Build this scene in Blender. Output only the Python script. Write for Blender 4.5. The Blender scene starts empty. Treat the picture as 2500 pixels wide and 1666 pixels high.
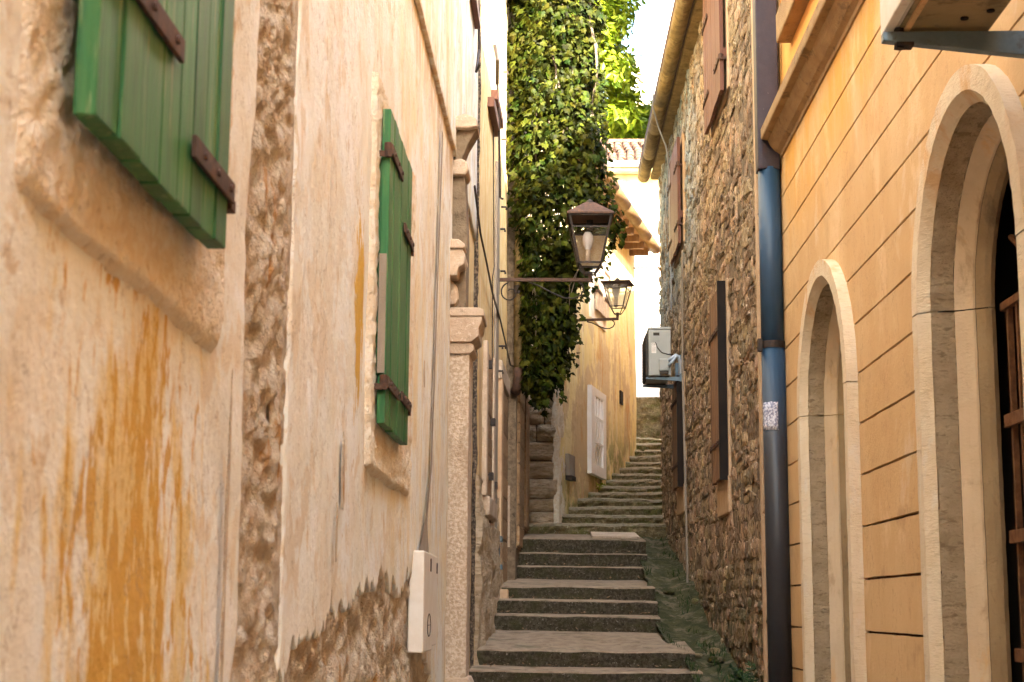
import bpy, bmesh, math, random
import numpy as np
from mathutils import Matrix, Vector

random.seed(7)
RNG = np.random.default_rng(7)
R = math.radians
S = bpy.context.scene
COL = S.collection

# ------------------------------------------------------------------ camera, sky, sun, exposure
cam = bpy.data.cameras.new('camera')
cam_o = bpy.data.objects.new('camera', cam)
COL.objects.link(cam_o)
cam.sensor_width = 36.0
cam.lens = 55.73
cam.clip_start = 0.05
cam.clip_end = 3000.0
cam.dof.use_dof = True
cam.dof.focus_distance = 13.0
cam.dof.aperture_fstop = 8.0
cam_o.matrix_world = (Matrix.Translation((0, 0, 1.6)) @ Matrix.Rotation(R(1.605), 4, 'Z')
                      @ Matrix.Rotation(R(90) + math.atan(654 / 3870), 4, 'X') @ Matrix.Rotation(R(0.4), 4, 'Z'))
S.camera = cam_o

SUN_EL, SUN_AZ = 33.0, 32.0          # azimuth measured from -Y (behind the camera) towards +X
world = bpy.data.worlds.new('World')
S.world = world
world.use_nodes = True
wn = world.node_tree
for n in list(wn.nodes):
    wn.nodes.remove(n)
w_out = wn.nodes.new('ShaderNodeOutputWorld')
w_bg = wn.nodes.new('ShaderNodeBackground')
w_sky = wn.nodes.new('ShaderNodeTexSky')
w_sky.sky_type = 'NISHITA'
w_sky.sun_disc = False
w_sky.sun_elevation = R(SUN_EL)
w_sky.sun_rotation = R(180 - SUN_AZ)
w_sky.air_density = 1.0
w_sky.dust_density = 3.0
w_sky.ozone_density = 0.6
w_bg.inputs['Strength'].default_value = 0.15
wn.links.new(w_sky.outputs[0], w_bg.inputs[0])
wn.links.new(w_bg.outputs[0], w_out.inputs[0])

sun = bpy.data.lights.new('sun', 'SUN')
sun.energy = 3.5
sun.angle = R(0.5)
sun.color = (1.0, 0.93, 0.82)
sun_o = bpy.data.objects.new('sun', sun)
COL.objects.link(sun_o)
sd = Vector((math.sin(R(SUN_AZ)) * math.cos(R(SUN_EL)), -math.cos(R(SUN_AZ)) * math.cos(R(SUN_EL)), math.sin(R(SUN_EL))))
sun_o.rotation_euler = sd.to_track_quat('Z', 'Y').to_euler()
sun_o.location = (6, -10, 14)

vs = S.view_settings
vs.view_transform = 'Standard'
vs.look = 'None'
vs.gamma = 1.0
vs.use_curve_mapping = False
vs.exposure = 3.85
vs.use_white_balance = True
vs.white_balance_temperature = 6600
vs.white_balance_tint = 3
S.cycles.max_bounces = 10
S.cycles.diffuse_bounces = 8
S.cycles.use_denoising = True
S.cycles.sample_clamp_indirect = 8.0

# ------------------------------------------------------------------ materials
def _math(nt, op, a, b=None, c=None):
    n = nt.nodes.new('ShaderNodeMath'); n.operation = op
    for i, v in enumerate((a, b, c)):
        if v is None: continue
        if isinstance(v, (int, float)): n.inputs[i].default_value = v
        else: nt.links.new(v, n.inputs[i])
    return n.outputs[0]

def _smooth(nt, v, lo, hi):
    n = nt.nodes.new('ShaderNodeMapRange'); n.interpolation_type = 'SMOOTHSTEP'
    nt.links.new(v, n.inputs[0])
    n.inputs[1].default_value = lo; n.inputs[2].default_value = hi
    return n.outputs[0]

def _noise(nt, pos, sc, detail=4.0, rough=0.6, dist=0.0):
    m = nt.nodes.new('ShaderNodeVectorMath'); m.operation = 'MULTIPLY'
    nt.links.new(pos, m.inputs[0])
    m.inputs[1].default_value = sc if isinstance(sc, tuple) else (sc, sc, sc)
    n = nt.nodes.new('ShaderNodeTexNoise')
    n.inputs['Scale'].default_value = 1.0
    n.inputs['Detail'].default_value = detail
    n.inputs['Roughness'].default_value = rough
    n.inputs['Distortion'].default_value = dist
    nt.links.new(m.outputs[0], n.inputs['Vector'])
    return n.outputs[0]

def _mix(nt, f, a, b):
    n = nt.nodes.new('ShaderNodeMix'); n.data_type = 'RGBA'
    if isinstance(f, (int, float)): n.inputs['Factor'].default_value = f
    else: nt.links.new(f, n.inputs['Factor'])
    for k, v in ((6, a), (7, b)):
        if isinstance(v, tuple): n.inputs[k].default_value = (*v, 1)
        else: nt.links.new(v, n.inputs[k])
    return n.outputs[2]

def mat(name, c1, c2, sc=3.0, detail=5.0, lohi=(0.3, 0.7), layers=(), rough=0.85, spec=0.3, metal=0.0,
        bumps=(), vary=0.0, coord='pos', transl=0.0, trans=0.0, hue=None):
    """two base colours over a noise, then layers (colour, noise scale, lo, hi, strength, zones)"""
    m = bpy.data.materials.new(name); m.use_nodes = True
    nt = m.node_tree
    bs = nt.nodes['Principled BSDF']
    if coord == 'pos':
        g = nt.nodes.new('ShaderNodeNewGeometry'); pos = g.outputs['Position']
    else:
        g = nt.nodes.new('ShaderNodeTexCoord'); pos = g.outputs['Object']
    col = _mix(nt, _smooth(nt, _noise(nt, pos, sc, detail), *lohi), c1, c2)
    sep = None
    for (c, lsc, lo, hi, st, zones) in layers:
        v = _noise(nt, pos, lsc, 6.0, 0.65, 0.3)
        f = None
        for z in zones:
            if sep is None:
                sp = nt.nodes.new('ShaderNodeSeparateXYZ'); nt.links.new(pos, sp.inputs[0]); sep = sp.outputs
            if z[0] == 'blob':
                (y0, z0), (ry, rz), k = z[1], z[2], z[3]
                dy = _math(nt, 'DIVIDE', _math(nt, 'SUBTRACT', sep[1], y0), ry)
                dz = _math(nt, 'DIVIDE', _math(nt, 'SUBTRACT', sep[2], z0), rz)
                d = _math(nt, 'SQRT', _math(nt, 'ADD', _math(nt, 'MULTIPLY', dy, dy), _math(nt, 'MULTIPLY', dz, dz)))
                b = _math(nt, 'MULTIPLY', _math(nt, 'MAXIMUM', _math(nt, 'SUBTRACT', 1.0, d), -1.0), k)
                v = _math(nt, 'ADD', v, b)
            elif z[0] == 'nz':      # border moved about by the noise itself: (nz, axis, start, end)
                zz = _smooth(nt, _math(nt, 'ADD', sep['xyz'.index(z[1])], _math(nt, 'MULTIPLY', _math(nt, 'SUBTRACT', v, 0.5), z[4])), z[2], z[3])
                f = zz if f is None else _math(nt, 'MULTIPLY', f, zz)
            else:
                zz = _smooth(nt, sep['xyz'.index(z[0])], z[1], z[2])
                f = zz if f is None else _math(nt, 'MULTIPLY', f, zz)
        if lo == 'crack':
            v = _math(nt, 'ABSOLUTE', _math(nt, 'SUBTRACT', v, .5)); lo, hi = hi, hi * .25
        k = _math(nt, 'MULTIPLY', _smooth(nt, v, lo, hi), st)
        if f is not None: k = _math(nt, 'MULTIPLY', k, f)
        col = _mix(nt, k, col, c)
    if vary:
        if vary > 0:
            rnd = nt.nodes.new('ShaderNodeNewGeometry').outputs['Random Per Island']
        oi = nt.nodes.new('ShaderNodeObjectInfo').outputs['Random']
        r = _math(nt, 'FRACT', _math(nt, 'ADD', rnd, oi)) if vary > 0 else oi
        hs = nt.nodes.new('ShaderNodeHueSaturation')
        a = abs(vary)
        nt.links.new(_math(nt, 'ADD', 1 - a, _math(nt, 'MULTIPLY', r, 2 * a)), hs.inputs['Value'])
        if hue:
            r2 = _math(nt, 'FRACT', _math(nt, 'MULTIPLY', r, 7.31))
            nt.links.new(_math(nt, 'ADD', 0.5 - hue, _math(nt, 'MULTIPLY', r2, 2 * hue)), hs.inputs['Hue'])
        nt.links.new(col, hs.inputs['Color']); col = hs.outputs[0]
    nt.links.new(col, bs.inputs['Base Color'])
    bs.inputs['Roughness'].default_value = rough
    bs.inputs['Specular IOR Level'].default_value = spec
    bs.inputs['Metallic'].default_value = metal
    if trans: bs.inputs['Transmission Weight'].default_value = trans
    h = None
    for (bsc, dist) in bumps:
        nz = _noise(nt, pos, bsc, 5.0, 0.65)
        b = nt.nodes.new('ShaderNodeBump')
        b.inputs['Strength'].default_value = 1.0
        b.inputs['Distance'].default_value = dist
        nt.links.new(nz, b.inputs['Height'])
        if h is not None: nt.links.new(h, b.inputs['Normal'])
        h = b.outputs[0]
    if h is not None: nt.links.new(h, bs.inputs['Normal'])
    if transl:
        t = nt.nodes.new('ShaderNodeBsdfTranslucent'); nt.links.new(col, t.inputs[0])
        mx = nt.nodes.new('ShaderNodeMixShader'); mx.inputs[0].default_value = transl
        nt.links.new(bs.outputs[0], mx.inputs[1]); nt.links.new(t.outputs[0], mx.inputs[2])
        nt.links.new(mx.outputs[0], nt.nodes['Material Output'].inputs[0])
    return m

MT = {}
MT['peach'] = mat('peach_plaster', (.80, .805, .77), (.76, .73, .64), (5, 2.4, 1.8), 5, (.38, .62), layers=[
    ((.83, .83, .82), (5, 1.8, 1.6), .50, .58, .7, []),
    ((.66, .53, .36), (5, 4.2, 3.0), .55, .61, .6, []),
    ((.72, .63, .50), (5, 1.9, 2.2), .52, .57, .5, []),
    ((.54, .39, .22), (5, 8, 6.0), .61, .66, .6, []),
    ((.70, .51, .18), (5, 7, 3.0), .50, .66, .85, [('blob', (2.95, 1.45), (.60, 1.0), .24)]),
    ((.58, .32, .05), (5, 20, 7.0), .58, .64, .9, [('blob', (2.95, 1.5), (.55, .95), .20)]),
    ((.64, .38, .04), (5, 10, 4.0), .60, .66, .95, [('blob', (6.05, 2.75), (.22, .50), .34)]),
    ((.78, .60, .28), (5, 4, 1.4), .42, .68, .65, [('y', 6.6, 7.8)]),
    ((.52, .35, .19), (5, 9, 1.6), .40, .60, .7, [('z', 4.25, 4.7), ('z', 4.80, 4.785), ('y', 7.4, 8.6)]),
    ((.46, .32, .18), (5, 8, 2.0), .56, .66, .55, [('y', 8.6, 9.2)]),
    ((.42, .47, .31), (5, 14, 5), .60, .70, .5, [('blob', (3.5, 1.2), (.5, .4), .2)]),
    ((.42, .32, .21), (30, 22, 16), .67, .72, .65, []),
    ((.30, .22, .15), (3, 3.0, 1.6), 'crack', .004, .6, []),
    ((.20, .13, .09), (14, 36, 30), .72, .76, .8, [])],
    rough=.9, bumps=[((40, 30, 30), .006), ((5, 5, 4), .012), (160, .0015)])
MT['stucco'] = mat('rough_stucco', (.80, .71, .57), (.72, .58, .40), 9, 6, (.35, .65), layers=[
    ((.83, .77, .67), 22, .48, .60, .7, []), ((.66, .42, .14), (6, 5, 4), .58, .68, .6, []), ((.44, .32, .20), 34, .60, .66, .5, [])],
    rough=.95, bumps=[(60, .012), (24, .012)])
MT['rubble'] = mat('exposed_rubble', (.64, .48, .32), (.82, .71, .56), 16, 8, (.35, .62), layers=[
    ((.66, .56, .46), 34, .54, .64, .8, []), ((.58, .27, .06), (5, 6, 3.2), .56, .66, .85, []),
    ((.24, .20, .18), (5, 9, 3), .62, .70, .7, []), ((.10, .07, .05), 60, .62, .70, .75, [])],
    rough=.95, bumps=[(60, .03), (160, .006)])
MT['dark_joint'] = mat('dark_broken_joint', (.09, .065, .05), (.34, .25, .17), 40, 6, (.42, .66), rough=.95, bumps=[(60, .03)])
MT['dark_stone'] = mat('shaded_brown_stone', (.17, .125, .08), (.24, .18, .12), 16, 6, layers=[((.09, .065, .04), 9, .55, .68, .7, [])], rough=.95, bumps=[(60, .01)])  # darker brown carries the shade of the portal faces turned to the camera
MT['cement'] = mat('grey_cement', (.27, .22, .17), (.33, .27, .21), (6, 8, 3), 5, rough=.92, bumps=[(80, .006)])
MT['limestone'] = mat('limestone_carved', (.55, .43, .32), (.42, .31, .22), 5, 6, (.35, .7), layers=[
    ((.20, .15, .10), 14, .58, .72, .7, []), ((.66, .56, .45), 30, .55, .65, .5, [])], rough=.9, bumps=[(70, .008), (16, .01)])
MT['pilaster'] = mat('speckled_stone', (.44, .33, .23), (.60, .49, .38), 42, 6, (.4, .6), layers=[
    ((.30, .21, .13), (6, 6, 2), .5, .7, .5, [])], rough=.92, bumps=[(55, .015)])
MT['green'] = mat('green_paint', (.013, .098, .032), (.030, .155, .042), (30, 30, 1.6), 6, (.3, .7), layers=[
    ((.110, .180, .052), (7, 7, 1.4), .50, .66, .42, []), ((.22, .27, .13), (45, 45, 2.6), .57, .65, .6, []), ((.006, .050, .020), (50, 50, 2), .58, .70, .7, []),
    ((.30, .31, .22), (120, 120, 9), .68, .74, .55, [])], rough=.5, spec=.35, bumps=[((110, 110, 4), .003)], vary=-.22)
MT['rust'] = mat('rusty_iron', (.050, .026, .018), (.10, .046, .025), 30, 6, layers=[((.22, .085, .02), 18, .60, .70, .7, [])],
    rough=.75, spec=.4, bumps=[(120, .002)])
MT['iron'] = mat('dark_iron', (.014, .010, .008), (.040, .022, .014), 40, 5, rough=.65, spec=.4, bumps=[(150, .002)])
MT['white_plastic'] = mat('white_plastic', (.78, .74, .68), (.70, .64, .56), 8, 4, layers=[((.45, .33, .22), (8, 9, 3), .62, .75, .5, [])], rough=.5)
MT['ochre'] = mat('ochre_plaster', (.76, .58, .30), (.68, .46, .19), (8, 10, 2.0), 7, (.35, .65), layers=[
    ((.80, .68, .44), (8, 14, 3.0), .5, .62, .75, []), ((.40, .25, .12), (8, 20, 5), .58, .70, .6, []),
    ((.44, .30, .18), (5, 6, .8), .45, .62, .8, [('z', 4.6, 3.6)]), ((.14, .10, .07), 40, .70, .76, .6, [])],
    rough=.9, bumps=[((40, 40, 14), .006), (8, .02)])
MT['planks'] = mat('weathered_planks', (.33, .20, .10), (.24, .14, .07), (10, 14, 24), 6, layers=[
    ((.42, .30, .18), (8, 10, 30), .5, .66, .6, [])], rough=.8, bumps=[((30, 30, 90), .003)], vary=-.25)
MT['brown_wood'] = mat('red_brown_wood', (.115, .045, .028), (.16, .065, .038), (40, 40, 3), 5, layers=[
    ((.26, .15, .09), (60, 60, 3), .62, .74, .4, [])], rough=.6, bumps=[((90, 90, 5), .002)], vary=-.12)
MT['tan_wood'] = mat('tan_brown_wood', (.15, .075, .038), (.22, .12, .065), (40, 40, 3), 5, layers=[
    ((.08, .035, .02), (70, 70, 3), .58, .72, .5, [])], rough=.65, bumps=[((90, 90, 5), .002)], vary=-.15)
MT['yellow'] = mat('yellow_plaster', (.74, .60, .27), (.78, .68, .40), (5, 6, .6), 6, (.38, .64), layers=[
    ((.56, .42, .25), (1.3, 1.1, .62), .47, .50, .85, [('z', 6.6, 5.6)]),
    ((.56, .30, .10), (2.2, 2.2, 1.2), .58, .64, .7, []),
    ((.76, .64, .42), (6, 8, .8), .58, .68, .6, []),
    ((.20, .20, .045), (4, 4, 4), .44, .62, .8, [('nz', 'z', 3.75, 3.1, 1.6), ('y', 24.2, 22.9)]),
    ((.17, .19, .04), (4, 4, 4), .40, .60, .9, [('y', 23.4, 24.4), ('nz', 'z', 4.9, 3.9, 1.2)])],
    rough=.9, bumps=[((30, 30, 12), .008), (7, .03)])
MT['white_wall'] = mat('white_wash', (.80, .74, .66), (.76, .68, .58), 2, 5, rough=.9, bumps=[(20, .008)])
MT['white_paint'] = mat('white_paint', (.88, .86, .82), (.84, .80, .74), 9, 5, layers=[((.40, .28, .18), 22, .66, .72, .6, [])], rough=.6, bumps=[(60, .002)])
MT['rough_stone'] = mat('rough_quoin_stone', (.46, .34, .21), (.64, .51, .36), (7, 7, 22), 7, (.35, .65), layers=[
    ((.46, .30, .13), 5, .55, .68, .6, []), ((.12, .085, .05), (10, 10, 26), .58, .70, .6, [])], rough=.95, bumps=[((14, 14, 40), .05), (70, .012)], vary=.12)
MT['stone'] = mat('rubble_stone', (.31, .195, .105), (.50, .345, .205), (16, 24, 12), 7, (.36, .62), layers=[
    ((.70, .60, .47), (40, 40, 14), .56, .62, .85, []), ((.50, .25, .06), (2.5, 2.5, 1.3), .60, .70, .6, [('z', 4.4, 5.2)]),
    ((.34, .44, .50), (3, 2.0, 1.2), .36, .54, .9, [('y', 15.4, 17.6), ('z', 4.6, 5.9)]),
    ((.56, .54, .53), (6, 5, 3.0), .48, .58, .75, [('y', 14.6, 16.4), ('z', 5.2, 6.4)]),
    ((.085, .06, .04), (30, 34, 14), .54, .61, .9, []),
    ((.07, .075, .03), (6, 6, 6), .42, .6, .8, [('nz', 'z', 2.4, 1.6, 1.0)])],
    rough=.92, bumps=[((60, 60, 26), .04), (130, .008)], vary=.40, hue=.012)
MT['mortar'] = mat('lime_mortar', (.15, .105, .065), (.27, .195, .125), 16, 6, layers=[((.06, .045, .03), 22, .55, .68, .8, [])],
    rough=.95, bumps=[(40, .03)])
MT['tan_plaster'] = mat('tan_plaster', (.44, .29, .17), (.52, .36, .23), 9, 5, rough=.9, bumps=[(50, .006)])
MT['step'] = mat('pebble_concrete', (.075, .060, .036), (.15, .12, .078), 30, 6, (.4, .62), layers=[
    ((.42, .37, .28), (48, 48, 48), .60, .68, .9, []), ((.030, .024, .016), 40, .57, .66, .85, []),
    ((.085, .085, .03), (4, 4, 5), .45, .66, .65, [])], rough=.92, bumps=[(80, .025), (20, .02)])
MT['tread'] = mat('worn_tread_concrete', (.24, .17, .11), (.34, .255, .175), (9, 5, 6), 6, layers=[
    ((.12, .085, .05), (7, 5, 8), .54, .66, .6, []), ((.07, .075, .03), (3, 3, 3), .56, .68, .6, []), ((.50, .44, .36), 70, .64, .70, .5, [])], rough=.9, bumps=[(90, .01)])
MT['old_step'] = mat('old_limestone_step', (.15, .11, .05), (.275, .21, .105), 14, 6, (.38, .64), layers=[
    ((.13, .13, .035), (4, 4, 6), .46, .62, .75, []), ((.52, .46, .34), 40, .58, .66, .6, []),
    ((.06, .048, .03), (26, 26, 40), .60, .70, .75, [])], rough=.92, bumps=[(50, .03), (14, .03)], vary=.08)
MT['moss'] = mat('mossy_stone', (.038, .042, .012), (.085, .082, .032), 8, 6, (.35, .65), layers=[
    ((.19, .15, .095), (5, 4, 5), .52, .62, .8, []), ((.17, .15, .10), 16, .58, .66, .8, []), ((.02, .025, .010), 24, .56, .68, .7, [])], rough=.95, bumps=[(60, .02), (180, .008)])
MT['orange'] = mat('orange_plaster', (.56, .35, .165), (.61, .405, .21), (2, 1.6, .8), 5, (.35, .65), layers=[
    ((.62, .31, .055), (3, 2, .8), .36, .60, .85, [('z', 3.9, 4.7)]),
    ((.58, .36, .18), (5, 7, .8), .55, .70, .4, []), ((.74, .54, .32), (3, 2.0, 1.3), .54, .66, .45, []), ((.42, .26, .12), (1.2, 1.1, .9), .56, .68, .4, []), ((.66, .52, .36), (1.5, 1.3, 1.1), .60, .66, .4, []), ((.44, .25, .11), (20, 14, 4), .66, .72, .4, []), ((.34, .19, .09), (2, 3.2, 1.6), 'crack', .004, .6, []),
    ((.36, .20, .09), (3, 3, 3), .58, .72, .45, [('z', 2.5, 2.0)])],
    rough=.88, bumps=[((70, 70, 70), .0025), (9, .006)])
MT['orange_top'] = mat('bright_orange_plaster', (.78, .38, .10), (.74, .35, .09), 2, 4, layers=[((.83, .80, .74), 2, .0, .1, 1.0, [('z', 6.5, 6.55)])], rough=.85, bumps=[(60, .003)])  # white layer added high up so the unseen wall bounces neutral light
MT['groove'] = mat('dirty_shaded_groove', (.085, .038, .016), (.13, .06, .025), 10, 4, rough=.95)  # dirt plus the shade inside the grooves, both put into the colour
MT['cornice'] = mat('weathered_cornice_stone', (.37, .235, .11), (.28, .165, .075), (8, 5, 10), 6, layers=[
    ((.14, .09, .05), (10, 6, 12), .55, .68, .7, [])], rough=.92, bumps=[(60, .01)])
MT['arch_band'] = mat('combed_arch_stone', (.64, .50, .33), (.70, .58, .42), (6, 6, 4), 6, layers=[
    ((.42, .29, .17), (10, 10, 50), .54, .68, .35, []), ((.66, .60, .52), (8, 8, 3), .56, .68, .6, [('z', 2.9, 2.3)]),
    ((.58, .28, .08), (3, 3, 2), .50, .66, .7, [('z', 3.2, 3.6)])], rough=.92, bumps=[((30, 30, 130), .006), (40, .006)])
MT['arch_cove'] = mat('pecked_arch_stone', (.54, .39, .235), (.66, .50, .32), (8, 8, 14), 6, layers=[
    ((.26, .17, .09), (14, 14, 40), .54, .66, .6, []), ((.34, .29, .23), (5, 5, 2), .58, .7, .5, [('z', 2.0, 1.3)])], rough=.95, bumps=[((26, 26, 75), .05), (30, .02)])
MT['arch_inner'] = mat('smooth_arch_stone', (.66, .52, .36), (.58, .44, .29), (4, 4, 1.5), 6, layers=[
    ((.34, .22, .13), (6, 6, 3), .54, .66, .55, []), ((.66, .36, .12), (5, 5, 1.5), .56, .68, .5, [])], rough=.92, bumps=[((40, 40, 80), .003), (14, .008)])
MT['arch_deep'] = mat('dark_arch_stone', (.36, .26, .15), (.26, .18, .10), (5, 5, 2.2), 6, layers=[((.12, .09, .06), (8, 8, 4), .55, .68, .6, [])],  # darker stone for the deepest ring of the moulding
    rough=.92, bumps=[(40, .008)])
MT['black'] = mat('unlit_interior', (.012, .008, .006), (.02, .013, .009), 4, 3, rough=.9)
MT['grille'] = mat('rusted_grille', (.115, .048, .022), (.19, .088, .04), 24, 5, rough=.8, bumps=[(90, .003)])
MT['purple_pipe'] = mat('dark_purple_paint', (.022, .013, .020), (.032, .020, .027), 12, 5, layers=[
    ((.34, .30, .27), (70, 70, 34), .70, .74, .8, []), ((.20, .19, .17), 16, .68, .76, .7, [])], rough=.5, spec=.4, bumps=[(60, .002)])
MT['blue_pipe'] = mat('blue_grey_paint', (.028, .070, .130), (.022, .054, .102), (20, 20, 1.2), 5, layers=[
    ((.016, .024, .036), (60, 60, 1.2), .70, .74, .8, []), ((.028, .028, .032), (4, 4, 1), .2, .45, 1.0, [('z', 3.5, 2.6)])], rough=.45, spec=.4)
MT['paper'] = mat('torn_paper', (.60, .60, .66), (.22, .22, .30), 60, 4, (.44, .56), rough=.9)
MT['ac'] = mat('grey_ac_casing', (.36, .37, .34), (.40, .40, .37), 5, 3, rough=.45, spec=.4)
MT['ac_dark'] = mat('ac_dark_grille', (.045, .038, .030), (.065, .055, .042), 30, 3, rough=.7)
MT['ac_white'] = mat('white_ac_casing', (.62, .58, .50), (.54, .48, .38), 4, 4, layers=[((.34, .25, .14), 6, .56, .7, .5, [])], rough=.5)
MT['zinc'] = mat('galvanised_steel', (.12, .17, .21), (.17, .23, .27), 8, 4, layers=[((.08, .06, .045), 9, .55, .68, .7, [])], rough=.45, metal=.4, bumps=[(90, .001)])
MT['hose'] = mat('blue_grey_hose', (.42, .50, .60), (.50, .56, .64), 8, 3, rough=.6)
MT['glass'] = mat('rippled_glass', (.80, .64, .44), (.90, .78, .60), 60, 2, (.4, .6), rough=.3, transl=.72, bumps=[(70, .03)])
def clear_glass():
    m = bpy.data.materials.new('clear_glass'); m.use_nodes = True; nt = m.node_tree
    for n in list(nt.nodes): nt.nodes.remove(n)
    o = nt.nodes.new('ShaderNodeOutputMaterial'); a = nt.nodes.new('ShaderNodeBsdfTransparent'); b = nt.nodes.new('ShaderNodeBsdfGlossy'); x = nt.nodes.new('ShaderNodeMixShader')
    b.inputs['Roughness'].default_value = .05; x.inputs[0].default_value = .06
    nt.links.new(a.outputs[0], x.inputs[1]); nt.links.new(b.outputs[0], x.inputs[2]); nt.links.new(x.outputs[0], o.inputs[0]); return m
MT['clear'] = clear_glass()
def see_through(m, amount):
    nt = m.node_tree; o = nt.nodes['Material Output']; src = o.inputs[0].links[0].from_socket
    t = nt.nodes.new('ShaderNodeBsdfTransparent'); x = nt.nodes.new('ShaderNodeMixShader'); x.inputs[0].default_value = amount
    nt.links.new(src, x.inputs[1]); nt.links.new(t.outputs[0], x.inputs[2]); nt.links.new(x.outputs[0], o.inputs[0])
see_through(MT['glass'], .30)
MT['dirty_pan'] = mat('dirty_base_pan', (.22, .165, .085), (.30, .235, .13), 4, 6, layers=[((.12, .085, .045), 9, .52, .66, .7, [])], rough=.8, bumps=[(50, .003)])
MT['worn_lit'] = mat('worn_lit_nosing', (.34, .28, .185), (.22, .18, .115), 16, 6, layers=[((.13, .13, .04), (4, 4, 6), .50, .66, .6, []), ((.10, .08, .055), 34, .60, .68, .7, [])], rough=.92, bumps=[(60, .02)])  # wear plus skylight on the step edges, painted in as a paler tone
MT['opal'] = mat('opal_glass', (.88, .85, .78), (.84, .80, .72), 8, 3, rough=.3, transl=.7)
see_through(MT['opal'], .72)
MT['bulb'] = mat('opal_bulb', (.78, .74, .72), (.74, .70, .68), 8, 3, rough=.2, transl=.3)
MT['tile'] = mat('terracotta_tile', (.085, .038, .020), (.12, .062, .036), 9, 5, layers=[((.19, .14, .095), 14, .55, .68, .5, [])], rough=.9, vary=.22, bumps=[(30, .006)])
MT['terracotta_gutter'] = mat('clay_gutter', (.12, .062, .022), (.17, .10, .045), 5, 4, rough=.8)
MT['pale_gutter'] = mat('pale_metal_gutter', (.30, .31, .32), (.26, .27, .28), 5, 3, rough=.5)
MT['eave'] = mat('mossy_stone_eave', (.20, .14, .06), (.32, .23, .10), (8, 8, 8), 6, layers=[((.10, .07, .03), 10, .52, .66, .7, [])], rough=.9, bumps=[(40, .02)])
MT['leaf'] = mat('ivy_leaf', (.012, .022, .002), (.050, .050, .005), 6, 3, rough=.55, spec=.07, vary=.75, hue=.03, transl=.22)
MT['leaf_tree'] = mat('bright_tree_leaf', (.14, .21, .006), (.23, .26, .010), 1.6, 4, rough=.5, vary=.35, hue=.02, transl=.3)
MT['bark'] = mat('bark', (.13, .09, .06), (.20, .15, .10), 12, 5, rough=.95, bumps=[(30, .02)])
MT['fern'] = mat('fern_leaf', (.020, .046, .008), (.036, .066, .014), 9, 3, rough=.5, vary=.3, transl=.25)
MT['rock'] = mat('grey_cliff', (.022, .022, .025), (.044, .043, .047), .05, 7, layers=[((.02, .02, .023), (.2, .2, .05), .52, .62, .7, []), ((.10, .13, .05), .09, .6, .68, .6, [])], rough=.95, bumps=[(.3, 3.0)])
MT['ground'] = mat('dusty_paving', (.30, .25, .19), (.38, .32, .25), 2, 5, rough=.95, bumps=[(12, .02)])
MT['cable'] = mat('black_cable', (.035, .022, .014), (.06, .038, .022), 12, 2, rough=.6)
MT['print'] = mat('black_print', (.02, .02, .02), (.02, .02, .02), 1, 0, rough=.8)

# ------------------------------------------------------------------ mesh helpers
ORG = {}

def reg(o, loc=(0, 0, 0)):
    ORG[o.name] = Vector(loc); return o

def thing(name, label, cat, loc=(0, 0, 0), group=None, rz=0.0):
    o = bpy.data.objects.new(name, None); COL.objects.link(o)
    o.empty_display_size = .2
    o.location = loc; o.rotation_euler = (0, 0, rz)
    o['label'] = label; o['category'] = cat
    if group: o['group'] = group
    return reg(o, loc)

def structure(name, loc=(0, 0, 0)):
    o = bpy.data.objects.new(name, None); COL.objects.link(o); o.location = loc
    o['kind'] = 'structure'
    return reg(o, loc)

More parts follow.
